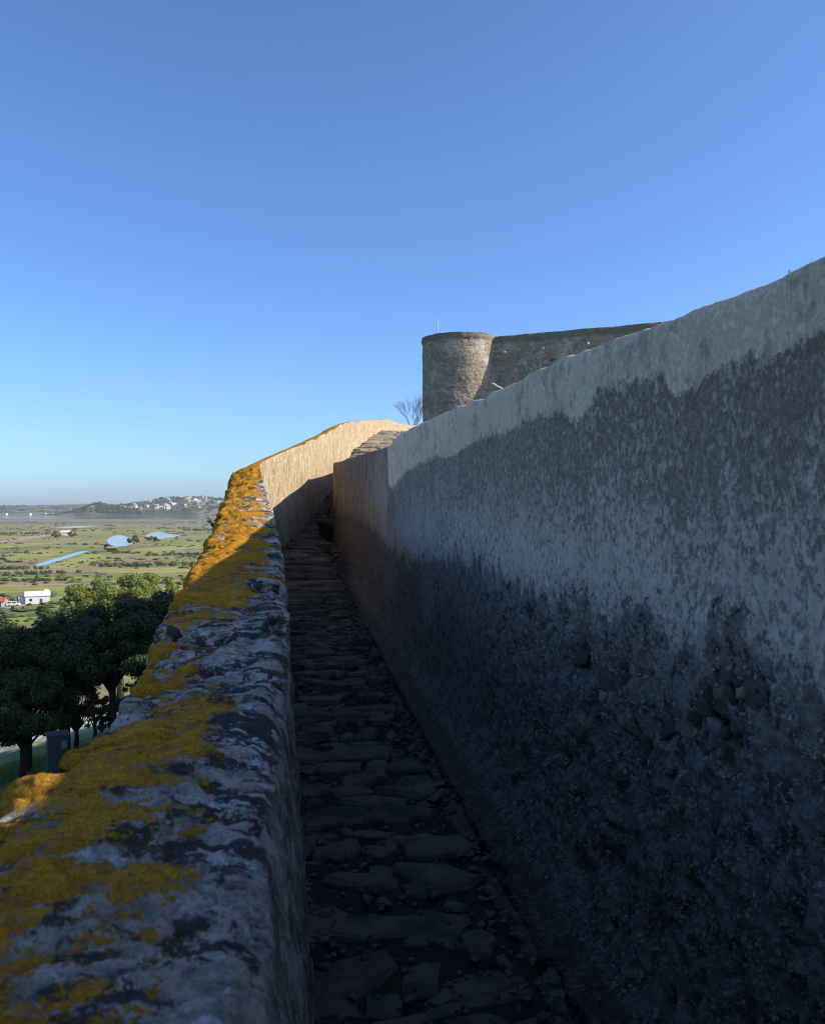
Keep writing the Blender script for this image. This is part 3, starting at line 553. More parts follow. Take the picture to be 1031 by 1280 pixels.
    rr = random.Random(77); shared = [rock_mesh('stone', 2, 170 + k, (1, 1, 1), M['rubble2' if k % 3 == 0 else 'rubble'], 0.7, 0, 0.45) for k in range(8)]
    for k in range(120):
        px = rr.triangular(640, 1025, 840); py = rr.gauss(870, 60)
        if py < np.interp(px, [640, 700, 830, 930, 1030], [760, 775, 812, 815, 880]): continue
        Y = float(rw_Y(px)); z = (632 - py) / F * Y; sz = rr.uniform(0.008, 0.03)
        o = link(bpy.data.objects.new('stone', rr.choice(shared)), root); o.scale = (sz * 0.7, sz * rr.uniform(.8, 1.6), sz * rr.uniform(.6, 1.1))
        o.location = Vector((float(Xl(1.14, Y)) + 0.012, Y, z)) - root.location; o.rotation_euler = (rr.uniform(-1, 1), rr.uniform(-.4, .4), rr.uniform(-.4, .7))
    return root
RW = right_wall()

# ================================================================ WALKWAY
def walkway():
    ys = np.r_[np.linspace(-2.5, 0.8, 30)[:-1], np.arange(0.8, 12, 0.03), np.arange(12, 40, 0.12)]; n = 60
    xl = INX(ys) - 0.12; xr = np.where(ys < 14.4, Xl(rw_l(np.minimum(ys, 14.4)), np.minimum(ys, 14.4)) + 0.05, INX(ys) + np.interp(ys, [14.4, 20, 40], [1.0, 1.6, 1.6]))
    U = np.linspace(0, 1, n); X = xl[:, None] * (1 - U) + xr[:, None] * U
    l = 0.987 * X + 0.158 * ys[:, None]; kerb = np.interp(ys, [0, 8, 11, 14], [0.78, 0.76, 0.68, 0.6])[:, None]
    g = smooth(l, kerb + 0.03, kerb + 0.10) * (ys < 14.4)[:, None]
    Z = (path_z(ys)[:, None] - 0.012) * (1 - g) + (gutter_z(ys)[:, None] - 0.03) * g
    P3 = np.stack([X, ys[:, None] * np.ones_like(X), Z], -1); P3[..., 2] += fbm(P3 * [1, 1, 0], 5, 5, 0.6, 91) * 0.03
    path = tag(mesh_obj('walkway', P3.reshape(-1, 3), grid_faces(len(ys), n, True), M['earth'], None, True), kind='structure')
    # shared slab meshes, unit size in plan
    variants = []
    for k in range(14):
        rr = random.Random(300 + k); m_ = rr.choice([6, 7, 8]); a0 = rr.random() * 6
        an = [a0 + (i + rr.uniform(-.28, .28)) * 2 * math.pi / m_ for i in range(m_)]
        ol = []
        for a in an:
            c, s_ = math.cos(a), math.sin(a); q = 1 / max(abs(c), abs(s_)); q = 0.55 * min(q, 1.32) * rr.uniform(0.80, 1.04); ol.append((c * q, s_ * q))
        V = [(x * 1.0, y * 1.0, -1.0) for x, y in ol] + [(x, y, -0.25 + rr.uniform(-.15, .15)) for x, y in ol] + [(x * 0.9, y * 0.86, 0.0 + rr.uniform(-.22, .12)) for x, y in ol] + [(0.05, 0.0, 0.06)]
        Fc = []
        for b in (0, m_):
            Fc += [(b + i, b + (i + 1) % m_, b + m_ + (i + 1) % m_, b + m_ + i) for i in range(m_)]
        Fc += [(2 * m_ + i, 2 * m_ + (i + 1) % m_, 3 * m_) for i in range(m_)]
        me = bpy.data.meshes.new('stone'); me.from_pydata(V, [], Fc); me.materials.append(M['slate']); me.update(); variants.append(me)
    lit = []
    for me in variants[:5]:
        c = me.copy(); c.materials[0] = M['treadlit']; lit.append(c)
    cnt = 0; Y = 0.95; rest = {0: ([], []), 1: ([], [])}
    while Y < 34:
        dy = random.uniform(0.11, 0.24) if Y < 9 else (random.uniform(0.12, 0.19) if Y < 18.5 else random.uniform(0.22, 0.3))
        if 18.6 < Y < 21: Y = 21.0
        if Y < 14.6:
            a, b = float(INX(Y)) + np.interp(Y, [1, 4, 8], [0.10, 0.0, -0.02]), float(Xl(np.interp(Y, [0, 8, 11, 14], [0.78, 0.76, 0.68, 0.58]), Y))
        else: a, b = float(INX(Y)), float(INX(Y)) + min(0.75 + (Y - 14.6) * 0.08, 1.4)
        x = a + random.uniform(-.05, .03)
        while x < b - 0.08:
            w_ = random.uniform(0.10, 0.40) if Y < 9 else random.uniform(0.4, 0.85)
            w_ = min(w_, b - x + 0.05); yy = Y + random.uniform(-.05, .05); th = random.uniform(0.05, 0.085) if Y < 9 else 0.10
            me = random.choice(variants if Y < 21 else lit); loc = Vector((x + w_ / 2, yy, float(path_z(yy)) + (random.uniform(-0.016, 0.018) if Y < 9 else random.uniform(0.0, 0.035)))); sc = Vector((w_ * 1.02, dy * random.uniform(0.95, 1.3), th))
            rot = (random.uniform(-.10, .06), random.uniform(-.08, .08), 0.16 + random.uniform(-.3, .3) * (1 if Y < 9 else 0.4)); x += w_ * random.uniform(0.94, 1.06)
            if cnt < 295:
                o = link(bpy.data.objects.new('stone', me), path); cnt += 1; o.location = loc; o.scale = sc; o.rotation_euler = rot
            else:
                mt = Matrix.LocRotScale(loc, __import__('mathutils').Euler(rot), sc); V_, F_ = rest[int(Y >= 21)]; b0 = len(V_)
                V_ += [tuple(mt @ v.co) for v in me.vertices]; F_ += [tuple(i + b0 for i in p.vertices) for p in me.polygons]
        Y += dy
    for k_, nm in ((0, 'slate'), (1, 'treadlit')):
        if rest[k_][0]: tag(mesh_obj('far_paving', rest[k_][0], rest[k_][1], M[nm], path), kind='stuff')
    # kerb beside the gutter
    Y = 1.2; kc = 0
    while Y < 13.2 and kc < 40:
        L_ = random.uniform(0.30, 0.8); l_ = np.interp(Y, [0, 8, 11, 14], [0.85, 0.83, 0.74, 0.64])
        me = rock_mesh('kerb_stone', 3, 120 + kc, (0.06, L_ * 0.56, 0.05), M['kerb'], 0.22, 0, 0.85); o = link(bpy.data.objects.new('kerb_stone', me), path)
        o.location = (float(Xl(l_, Y + L_ / 2)), Y + L_ / 2, float(path_z(Y)) - 0.05 + random.uniform(-.025, .012)); o.rotation_euler = (0.03, 0, 0.16 + random.uniform(-.06, .06)); Y += L_ * random.uniform(1.0, 1.12); kc += 1
    bm = bmesh.new(); bmesh.ops.create_icosphere(bm, subdivisions=1, radius=1); bv = np.array([v.co[:] for v in bm.verts]); bf = np.array([[v.index for v in f.verts] for f in bm.faces]); bm.free()
    rg = np.random.RandomState(5); n = 4200; Y = rg.uniform(1.0, 13, n) ** 1.0; u = rg.rand(n); edge = rg.rand(n) < 0.55
    l0 = 0.987 * INX(Y) + 0.158 * Y + 0.10; l1 = rw_l(Y) - 0.16; u = np.where(edge, np.where(rg.rand(n) < 0.4, u ** 3 * 0.25, 0.72 + 0.28 * u), u); l = l0 + (l1 - l0) * u; s_ = rg.uniform(0.004, 0.016, n) * np.where(rg.rand(n) < 0.06, 2.2, 1)
    z = np.where(l > 0.86, gutter_z(Y) + 0.0, path_z(Y)) + s_ * 0.2
    V = bv[None] * (1 + 0.3 * rg.normal(size=(n, len(bv), 1))) * s_[:, None, None] * np.stack([rg.uniform(.8, 1.5, n), rg.uniform(.8, 1.5, n), rg.uniform(.4, .8, n)], -1)[:, None] + np.stack([Xl(l, Y), Y, z], -1)[:, None]
    tag(mesh_obj('gravel', V.reshape(-1, 3), (bf[None] + (np.arange(n) * len(bv))[:, None, None]).reshape(-1, 3), M['gravel']), 'loose grit and pebbles strewn over the walkway stones', 'gravel', kind='stuff')
    return path
WALK = walkway()

# ================================================================ CASTLE TOWER AND CURTAIN
TC = Vector((at(575, 632, 51.0).x, 51.0, 0)); TR = 2.33; TT = 10.25
def tower():
    root = empty('round_tower', (TC.x, TC.y, 3.0)); tag(root, 'round rubble stone castle tower rising behind the walls', 'tower')
    n, m_ = 260, 110; a = np.linspace(0, 2 * np.pi, n); z = np.linspace(0.5, TT, m_)
    rr = TR * (1 + 0.010 * (1 - (z - 0.5) / 11) * -1); A, Zg = np.meshgrid(a, z, indexing='ij'); G = np.stack([TC.x + np.cos(A) * rr[None], TC.y + np.sin(A) * rr[None], Zg], -1)
    Nn = np.stack([np.cos(A), np.sin(A), 0 * A], -1); Wp = np.stack([np.cos(A) * TR, np.sin(A) * TR, Zg], -1); d = fbm(Wp, 0.9, 4, 0.55, 61) * 0.06 + fbm(Wp, 4.5, 3, 0.55, 62) * 0.03
    d = d + smooth(Zg, TT - 0.35, TT - 0.28) * 0.05; G = G + Nn * d[..., None]; G[:, -1, 2] += (fbm(Wp[:, -1], 1.5, 3, 0.5, 63) * 0.05)
    cope = smooth(Zg, TT - 0.5, TT - 0.2)
    mesh_obj('drum', (G - np.array(root.location)).reshape(-1, 3), grid_faces(n, m_), M['castle'], root, True, {'cope': cope.ravel()})
    top = [(TC.x + math.cos(t) * (TR + 0.02) - root.location.x, TC.y + math.sin(t) * (TR + 0.02) - root.location.y, TT - root.location.z - 0.02) for t in np.linspace(0, 2 * math.pi, 60)[:-1]]
    mesh_obj('platform', top, [tuple(range(59))], M['castle'], root)
    return root
tower()
p0 = at(547, 418, 49.6)
a_ = empty('antenna_mast', (p0.x, p0.y, TT - 0.05)); tag(a_, 'thin metal mast standing on top of the round tower', 'mast')
MB().tube([(0, 0, 0), (0, 0, 1.06)], [0.03, 0.02], 6).build('pole', M['metal'], a_); MB().box((0, 0, 0.03), (0.16, 0.16, 0.06)).build('base', M['metal'], a_)
def curtain():
    pts = [Vector((TC.x + 1.6, TC.y - 1.2, 0)), at(835, 402, 46.7), at(1100, 395, 44.8)]; pts.append(pts[2] + Vector((14, -2, 0)))
    root = empty('curtain_wall', (pts[1].x, pts[1].y, 4.0)); tag(root, 'dark castle curtain wall joining the round tower on its right', 'wall')
    s_ = np.linspace(0, 1, 420); L = np.r_[0, np.cumsum([(pts[i + 1] - pts[i]).xy.length for i in range(3)])]; S = s_ * L[-1]
    X = np.interp(S, L, [p.x for p in pts]); Y = np.interp(S, L, [p.y for p in pts]); T = np.interp(S, L, [TT - 0.1, pts[1].z, pts[2].z, pts[2].z])
    zs = np.linspace(0, 1, 90); Z = 1.0 + (T[:, None] - 1.0) * zs[None]; G = np.stack([X[:, None] * np.ones_like(Z), Y[:, None] * np.ones_like(Z), Z], -1)
    Wp = np.stack([S[:, None] * np.ones_like(Z), Z, 0 * Z], -1); d = fbm(Wp, 0.8, 4, 0.55, 64) * 0.12 + fbm(Wp, 4, 3, 0.55, 65) * 0.05 + smooth(Z - T[:, None], -0.40, -0.33) * 0.06
    G[..., 1] -= d; G[..., 0] -= d * 0.3; G[:, -1, 2] += fbm(Wp[:, -1], 1.2, 3, 0.5, 66) * 0.04
    cap = G[:, -1:].copy(); cap[..., 1] += 1.4; back = cap.copy(); back[..., 2] = 1.0; G = np.concatenate([G, cap, back], 1); cope = np.concatenate([smooth(Z - T[:, None], -0.55, -0.3), np.ones((420, 1)), np.zeros((420, 1))], 1)
    mesh_obj('masonry', (G - np.array(root.location)).reshape(-1, 3), grid_faces(420, 92), M['castle'], root, True, {'cope': cope.ravel()})
    return pts
CP = curtain()
# unseen block added behind the tower to throw shade over the trees
blk = MB().box((0, 0, 0), (8, 8.5, 9.9)); b_ = empty('unseen_shade_block', (TC.x + 4.6, TC.y + 6.0, 0.3)); 
mesh_obj('masonry', [(x, y, z + 4.95) for x, y, z in blk.v], blk.f, M['castle'], b_); MB().box((0, 0, 9.97), (8.3, 8.8, 0.15)).build('coping', M['castle'], b_)
tag(b_, 'unseen square stone block added behind the round tower to shade the trees', 'building')
for k, (px, py, lab) in enumerate([(631, 440, 'nearest the round tower'), (679, 435, 'middle of the three'), (735, 429, 'farthest from the round tower')]):
    tt = (px - 631) / 205.0; Y = np.interp(px, [622, 835], [49.6, 46.7]) - 0.28; p = at(px, py, Y)
    o = empty('floodlight', p); tag(o, 'small white floodlight on the dark curtain wall, ' + lab, 'lamp', 'floodlights on the curtain wall')
    MB().tube([(0, 0.32, 0.05), (0, 0.02, 0.0)], 0.03, 6).build('bracket', M['metal'], o)
    me = rock_mesh('head', 3, 5, (0.07, 0.07, 0.085), M['bulb'], 0.0, 0, 0.35); link(bpy.data.objects.new('head', me), o)
p1, p2, p3 = at(614, 479, 22), at(622, 483, 22), at(633, 488, 22)
o = MB().tube([p1, (p1 + p2) / 2 + Vector((0, 0, .02)), p2, p3, p3 + Vector((0, 0, -1.6))], 0.022, 8).build('handrail_pipe', M['white'], None, True); tag(o, 'thin white pipe poking above the wall edge below the round tower', 'pipe')
q = [at(688, 451, 20), at(693, 447.5, 20), at(698, 450, 20), at(700, 456, 20)]
o = MB().tube(q + [q[-1] + Vector((0, 0, -1.2))], 0.03, 8).build('bent_conduit', M['kerb'], None, True); tag(o, 'short bent pale conduit poking above the wall in front of the curtain wall', 'pipe')

# ================================================================ TREES
def leaf_cloud(cents, rads, count, size, rnd, flat=0.75):
    """small tilted leaf quads spread over lumpy clusters"""
    cents = np.array(cents); rads = np.array(rads); w_ = rads ** 2; idx = rnd.choice(len(cents), count, p=w_ / w_.sum())
    d = rnd.normal(size=(count, 3)); d /= np.linalg.norm(d, axis=1, keepdims=True); r = rads[idx] * (0.30 + 0.85 * rnd.rand(count) ** 0.8)
    c = cents[idx] + d * r[:, None] * [1, 1, flat]
    a = rnd.normal(size=(count, 3)); a /= np.linalg.norm(a, axis=1, keepdims=True); nrm = d + rnd.normal(size=(count, 3)) * 0.6; b = np.cross(nrm, a); b /= np.linalg.norm(b, axis=1, keepdims=True) + 1e-9; a = np.cross(b, nrm); a /= np.linalg.norm(a, axis=1, keepdims=True) + 1e-9
    s = size * (0.6 + 0.8 * rnd.rand(count))[:, None]; V = np.stack([c - a * s, c + b * s * 0.55, c + a * s, c - b * s * 0.55], 1).reshape(-1, 3)
    return V, np.arange(count * 4).reshape(-1, 4)
def tree(name, base, h, cr, mat, label, seed, nleaf=9000, leaf=0.2,  trunk_h=0.3, group=None, lean=(0, 0), ncl=60):
    rnd = np.random.RandomState(seed); root = empty(name, base); tag(root, label, 'tree', group)
    tb = MB(); tp = Vector((lean[0], lean[1], h * trunk_h)); r0 = h * 0.022 + 0.05
    tb.tube([(0, 0, -0.4), tp * 0.5 + Vector((0.1, -0.08, 0)), tp, tp + Vector((lean[0] * .3, lean[1] * .3, h * .3))], [r0 * 1.3, r0, r0 * 0.8, r0 * 0.35], 8)
    cents, rads = [], []
    for k in range(ncl):
        u = rnd.rand(); th = rnd.rand() * 6.283; rr = cr * (0.25 + 0.72 * math.sqrt(rnd.rand())) * math.sin(math.pi * (0.16 + 0.70 * u)) ** 0.7
        c = Vector((tp.x + math.cos(th) * rr, tp.y + math.sin(th) * rr, h * (trunk_h * 0.9 + (1 - trunk_h * 0.9) * (0.06 + 0.84 * u)))); cents.append(c); rads.append(cr * rnd.uniform(0.12, 0.27) * (1.3 if ncl < 20 else 1))
        if k % 3 == 0: tb.tube([tp * rnd.uniform(.6, 1.0), (tp + c) / 2 + Vector((0, 0, -0.25)), c], [r0 * 0.5, r0 * 0.32, r0 * 0.1], 5, False)
    tb.build('trunk', M['bark'], root, True)
    V, Fc = leaf_cloud(cents, rads, int(nleaf * 2.4) if nleaf > 3000 else nleaf, leaf * (0.6 if nleaf > 3000 else 1), rnd); mesh_obj('crown', V, Fc, mat, root)
    return root
def gz(X, Y): return float(terrain_z(np.array([float(X)]), np.array([float(Y)]))[0])
def tree_at(px, top_py, Y, cr, mat, label, seed, name='evergreen_tree', **kw):
    p = at(px, top_py, Y); g = gz(p.x, p.y); return tree(name, (p.x, p.y, g), p.z - g, cr, mat, label, seed, **kw)
G1 = 'dark shaded trees below the parapet'
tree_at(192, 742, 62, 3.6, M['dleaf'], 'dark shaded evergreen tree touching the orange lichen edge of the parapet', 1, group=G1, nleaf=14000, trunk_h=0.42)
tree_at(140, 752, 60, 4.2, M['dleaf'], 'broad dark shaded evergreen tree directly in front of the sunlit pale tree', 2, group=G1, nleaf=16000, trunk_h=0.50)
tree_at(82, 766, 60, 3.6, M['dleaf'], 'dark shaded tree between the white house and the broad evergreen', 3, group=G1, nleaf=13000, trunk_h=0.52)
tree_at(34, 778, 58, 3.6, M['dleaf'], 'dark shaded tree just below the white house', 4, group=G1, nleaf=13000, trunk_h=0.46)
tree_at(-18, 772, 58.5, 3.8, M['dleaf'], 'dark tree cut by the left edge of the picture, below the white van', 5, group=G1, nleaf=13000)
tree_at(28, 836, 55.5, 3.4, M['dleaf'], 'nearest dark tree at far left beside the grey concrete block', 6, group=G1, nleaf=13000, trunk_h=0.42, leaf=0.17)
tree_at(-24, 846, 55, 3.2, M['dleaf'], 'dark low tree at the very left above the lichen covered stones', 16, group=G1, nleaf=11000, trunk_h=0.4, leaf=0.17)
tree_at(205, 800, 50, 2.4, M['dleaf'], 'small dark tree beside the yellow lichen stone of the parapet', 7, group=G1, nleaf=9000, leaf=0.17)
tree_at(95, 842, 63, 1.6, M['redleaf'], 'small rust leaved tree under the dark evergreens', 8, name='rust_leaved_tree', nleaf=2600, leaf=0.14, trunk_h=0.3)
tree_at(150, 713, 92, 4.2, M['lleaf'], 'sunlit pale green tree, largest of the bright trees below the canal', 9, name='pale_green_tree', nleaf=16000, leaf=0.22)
tree_at(112, 722, 90, 3.4, M['lleaf'], 'sunlit pale green tree on the left flank of the largest bright tree', 10, name='pale_green_tree', nleaf=12000, leaf=0.22)
tree_at(193, 709, 98, 4.0, M['lleaf'], 'sunlit pale green tree next to the lichen ramp of the parapet', 11, name='pale_green_tree', nleaf=13000, leaf=0.22)
tree_at(65, 752, 84, 2.8, M['mleaf'], 'half lit bushy green tree right of the white house', 12, name='bushy_green_tree', nleaf=10000, leaf=0.2)
tree_at(92, 738, 100, 3.0, M['mleaf'], 'green tree between the white house and the pale sunlit tree', 13, name='bushy_green_tree', nleaf=9000, leaf=0.22)
for k, (px, py, Yq, c_) in enumerate([(75, 868, 66, 1.3), (118, 858, 65, 1.2), (150, 850, 66, 1.3), (132, 884, 60, 0.7)]):
    tree_at(px, py, Yq, c_, M['redleaf' if k in (1,) else 'dleaf'], ['low dark understory bush left of the pale ground under the trees', 'rusty understory bush in the middle of the pale ground under the trees', 'dark understory bush right of the pale ground under the trees', 'small dark sapling on the grass edge in front of the pale ground'][k], 80 + k, name='understory_bush', nleaf=1500, leaf=0.13, trunk_h=0.3, ncl=18)
# bare shrub beside the tower
def bare_shrub():
    p = at(517, 535, 40); root = empty('bare_shrub', p); tag(root, 'leafless twiggy shrub against the sky left of the round tower', 'shrub'); rnd = random.Random(4)
    mb = MB()
    def grow(a, d, L, r, lev):
        b = a + d * L; mid = (a + b) / 2 + Vector((rnd.uniform(-.04, .04), 0, rnd.uniform(-.03, .03))) * L; mb.tube([a, mid, b], [r, r * .8, r * .55], 4, False)
        if lev < 5:
            for _ in range(3 if lev < 4 else 2):
                nd = (d + Vector((rnd.uniform(-.8, .8), rnd.uniform(-.6, .6), rnd.uniform(-.25, .6)))).normalized(); grow(a + d * L * rnd.uniform(.5, 1), nd, L * rnd.uniform(.55, .8), r * .55, lev + 1)
    for k in range(9): grow(Vector((rnd.uniform(-.2, .2), 0, 0)), Vector((rnd.uniform(-.7, .55), rnd.uniform(-.3, .3), 1)).normalized(), 0.66, 0.013, 0)
    mb.build('branches', M['twig'], root)
bare_shrub()
def weed(name, p, h, n, label, mat, seed, spread=0.5):
    rnd = np.random.RandomState(seed); root = empty(name, p); tag(root, label, 'plant'); mb = MB(); V = []; Fc = []
    for k in range(n):
        a = rnd.rand() * 6.283; d = Vector((math.cos(a) * spread * rnd.rand(), math.sin(a) * spread * rnd.rand(), 1)).normalized(); L = h * rnd.uniform(.5, 1); e = d * L; mb.tube([(0, 0, -0.02), e * .5, e], [h * .012, h * .01, h * .005], 4, False)
        for j in range(7):
            c = e * rnd.uniform(.25, 1); s_ = h * rnd.uniform(.07, .14); q = Vector(rnd.normal(size=3)).normalized(); r2 = q.cross(Vector(rnd.normal(size=3))).normalized(); b = len(V); V += [c - q * s_, c + r2 * s_ * .4, c + q * s_, c - r2 * s_ * .4]; Fc.append((b, b + 1, b + 2, b + 3))
    mb.build('stems', M['twig'], root); mesh_obj('leaves', V, Fc, mat, root)
pw = at(406, 697, 12.3); weed('weed_clump', (pw.x, pw.y, float(path_z(12.3)) - 0.12), 0.26, 26, 'green weed clump in the gutter by the steps at the far wall end', M['mleaf'], 3, 1.0)
pw = at(411, 640, 14.0); weed('weed_clump', (pw.x, pw.y, pw.z - .1), 0.30, 14, 'dry weed tuft beside the steps at the corner of the tall wall', M['mleaf'], 5, .8)
pw = at(968, 347, 1.98); weed('wall_weed', pw + Vector((0.04, 0, -0.01)), 0.03, 4, 'tiny weed sprig on the top edge of the tall wall', M['bush'], 8, .9)
pw = at(266, 650, 7.0); weed('wall_weed', pw + Vector((0.02, 0, -.08)), 0.15, 16, 'small dark plant growing from the outer edge of the lichen ramp', M['mleaf'], 9, 1.2)
# grass on the slope under the wall
def grass():
    n = 42000; X = RS.uniform(-30, -6, n); Y = RS.uniform(28, 62, n); keep = (X > -30) & (fbm(np.stack([X, Y, 0 * X], -1), 0.35, 3, .5, 2) > -0.35); X, Y = X[keep], Y[keep]; Z = terrain_z(X, Y); n = len(X)
    a = RS.rand(n) * 6.283; h = 0.16 + 0.32 * RS.rand(n); wd = 0.035; dx, dy = np.cos(a), np.sin(a); t = RS.normal(size=(n, 2)) * 0.12
    V = np.stack([np.stack([X - dx * wd, Y - dy * wd, Z - .03], -1), np.stack([X + dx * wd, Y + dy * wd, Z - .03], -1), np.stack([X + t[:, 0], Y + t[:, 1], Z + h], -1)], 1).reshape(-1, 3)
    tag(mesh_obj('grass', V, np.arange(n * 3).reshape(-1, 3), M['grass']), 'rough green grass on the shaded slope below the parapet', 'grass', kind='stuff')
grass()
# grey block with a pale plate
pb = at(72, 945, 50); hb = empty('concrete_hut', (pb.x, pb.y, gz(pb.x, pb.y)), 0.5); tag(hb, 'small grey concrete block hut on the shaded grass slope', 'hut')
MB().box((0, 0, 1.15), (1.15, 1.1, 3.3)).build('wall', M['concrete'], hb); MB().box((0, 0, 2.86), (1.28, 1.22, 0.10)).build('roof', M['concrete'], hb); MB().box((0.3, -0.58, 2.3), (0.3, 0.05, 0.45)).build('plate', M['metal'], hb)

# ================================================================ MARSH DETAIL
def blob_bushes():
    base = bmesh.new(); bmesh.ops.create_icosphere(base, subdivisions=1, radius=1); bv = np.array([v.co[:] for v in base.verts]); bf = np.array([[v.index for v in f.verts] for f in base.faces]); base.free()
    n = 4200; Yp = np.exp(RS.uniform(math.log(200), math.log(2000), n)); Xp = RS.uniform(-0.58, 0.02, n) * Yp
    dens = fbm(np.stack([Xp * 0.35, Yp, 0 * Xp], -1), 0.022, 4, .55, 12); wet = np.zeros(n, bool); pxs = 515.5 + F * Xp / Yp; pys = 632 + 40 * F / Yp
    for q in WATERS:
        wet |= inside(pxs, pys, q)
    keep = (dens > 0.09) & (terrain_z(Xp, Yp) < -38.5) & ~wet; Xp, Yp = Xp[keep], Yp[keep]; n = len(Xp)
    s = RS.uniform(0.35, 1.3, n) ** 1.3 * np.interp(Yp, [200, 2000], [0.9, 2.4]); V = bv[None] * (1 + 0.35 * RS.normal(size=(n, len(bv), 1))) * s[:, None, None] * np.stack([RS.uniform(1.0, 2.6, n), RS.uniform(.9, 1.5, n), RS.uniform(.5, .9, n)], -1)[:, None]
    V = V + np.stack([Xp, Yp, np.full(n, -39.7)], -1)[:, None]; Fc = bf[None] + (np.arange(n) * len(bv))[:, None, None]
    tag(mesh_obj('marsh_scrub', V.reshape(-1, 3), Fc.reshape(-1, 3), M['bush']), 'low dark scrub dotted over the green marsh', 'scrub', kind='stuff')
blob_bushes()
def hedge(px0, px1, py, h, label, seed, mat='bush'):
    rnd = np.random.RandomState(seed); a, b = on_plane(*px0), on_plane(*px1); L = (b - a).length; n = int(L / (h * 0.8)); c = []; r = []
    for k in range(n):
        if rnd.rand() < 0.06: continue
        p = a + (b - a) * ((k + rnd.rand()) / n); c.append((p.x - a.x, p.y - a.y + rnd.normal() * .6, h * rnd.uniform(.25, .55))); r.append(h * rnd.uniform(.35, .75))
    V, Fc = leaf_cloud(c, r, min(9000, n * 90), 0.32 * h / 2, rnd, .8); o = mesh_obj('hedge', V, Fc, M[mat]); o.location = (a.x, a.y, GZ); tag(o, label, 'hedge', 'dark hedges along the marsh ditches')
hedge((-30, 719), (100, 717), 0, 2.4, 'dark hedge along the marsh ditch, nearest behind the white house', 1)
hedge((-30, 712.5), (60, 711.5), 0, 2.4, 'dark broken hedge directly below the canal water', 2)
hedge((-30, 727), (85, 726), 0, 2.0, 'low dark hedge just behind the white house roof', 3)
hedge((110, 709), (260, 707), 0, 3.2, 'long dark hedge right of the canal above the pale trees', 4)
hedge((180, 695), (255, 694), 0, 2.6, 'thin dark hedge below the right hand pond', 5)
hedge((-30, 669), (80, 667), 0, 4.0, 'far hazy hedge across the marsh left of the ponds', 6)
hedge((228, 663.5), (300, 663), 0, 4.0, 'far dark hedge right of the ponds', 7)
hedge((138, 692), (165, 691.5), 0, 3.0, 'short dark hedge just below the left pond', 8)
for k, (px, py, hh, lab) in enumerate([(167, 679, 9, 'dark round tree between the two ponds'), (187, 675, 6, 'dark bush at the left end of the right pond'), (195, 676, 5, 'low dark bush on the near bank of the right pond'), (137, 688, 6, 'brown bush under the left corner of the left pond'), (70, 671, 7, 'dark tree beside the small far white barn'), (90, 670, 7, 'dark tree right of the small far white barn')]):
    p = on_plane(px, py + 1); tree('marsh_tree', (p.x, p.y, GZ), hh, hh * .75, M['bush'], lab, 60 + k, nleaf=2500, leaf=0.55, trunk_h=0.15, group='dark trees out on the marsh', ncl=14)
def house(name, p, L, W, H, rz, label, roof='roofgrey', wall='white', pitch=0.35, cat='house', openings=True):
    root = empty(name, p, rz); tag(root, label, cat); hx, hy = L / 2, W / 2; rh = W * pitch / 2
    v = [(-hx, -hy, 0), (hx, -hy, 0), (hx, hy, 0), (-hx, hy, 0), (-hx, -hy, H), (hx, -hy, H), (hx, hy, H), (-hx, hy, H), (-hx, 0, H + rh), (hx, 0, H + rh)]
    mesh_obj('wall', v, [(0, 1, 5, 4), (2, 3, 7, 6), (1, 2, 6, 9, 5), (3, 0, 4, 8, 7), (3, 2, 1, 0)], M[wall], root)
    e = 0.35; mb = MB()
    for s_ in (-1, 1):
        a = [(-hx - e, s_ * (hy + e), H - e * pitch), (hx + e, s_ * (hy + e), H - e * pitch), (hx + e, 0, H + rh), (-hx - e, 0, H + rh)]; mb.add([(x, y, z + .03) for x, y, z in a] + [(x, y, z + .2) for x, y, z in a], [(0, 1, 2, 3), (7, 6, 5, 4), (0, 4, 5, 1), (1, 5, 6, 2), (3, 7, 4, 0), (2, 6, 7, 3)])
    mb.build('roof', M[roof], root)
    if openings:
        d = MB().box((hx * .3, -hy - .03, 1.05), (1.0, .08, 2.1)).build('door', M['wood'], root)
        for x in (-.55,): wn = MB().box((hx * x, -hy - .03, 1.7), (1.0, .08, 1.0)).build('window', M['glass'], root)
        wn = MB().box((hx + .03, 0, 1.8), (.08, 1.0, 1.1)).build('window', M['glass'], root)
    return root
p = on_plane(47, 754); hs = house('farmhouse', (p.x, p.y, GZ), 9.0, 5.8, 3.3, 0.42, 'white farmhouse with pale roof at the edge of the green marsh', pitch=0.5)
MB().box((3.4, 1.4, 4.3), (1.7, 1.5, 2.4)).build('chimney_block', M['white'], hs); MB().box((-5.85, 0.8, 1.3), (2.6, 3.6, 2.6)).build('annex', M['white'], hs); MB().box((-5.85, 0.8, 2.68), (2.9, 3.9, 0.16)).build('annex_roof', M['roofgrey'], hs)
p = on_plane(-1, 758); house('shed', (p.x, p.y, GZ), 5, 4, 2.2, 0.2, 'small red roofed shed at the left edge near the white van', roof='red', pitch=0.6)
p = on_plane(31, 753.5); house('lean_to', (p.x, p.y, GZ), 5.5, 4, 2.2, 0.4, 'dark open lean-to against the left end of the white farmhouse', roof='rubber', wall='wood', pitch=0.2, openings=False, cat='shed')
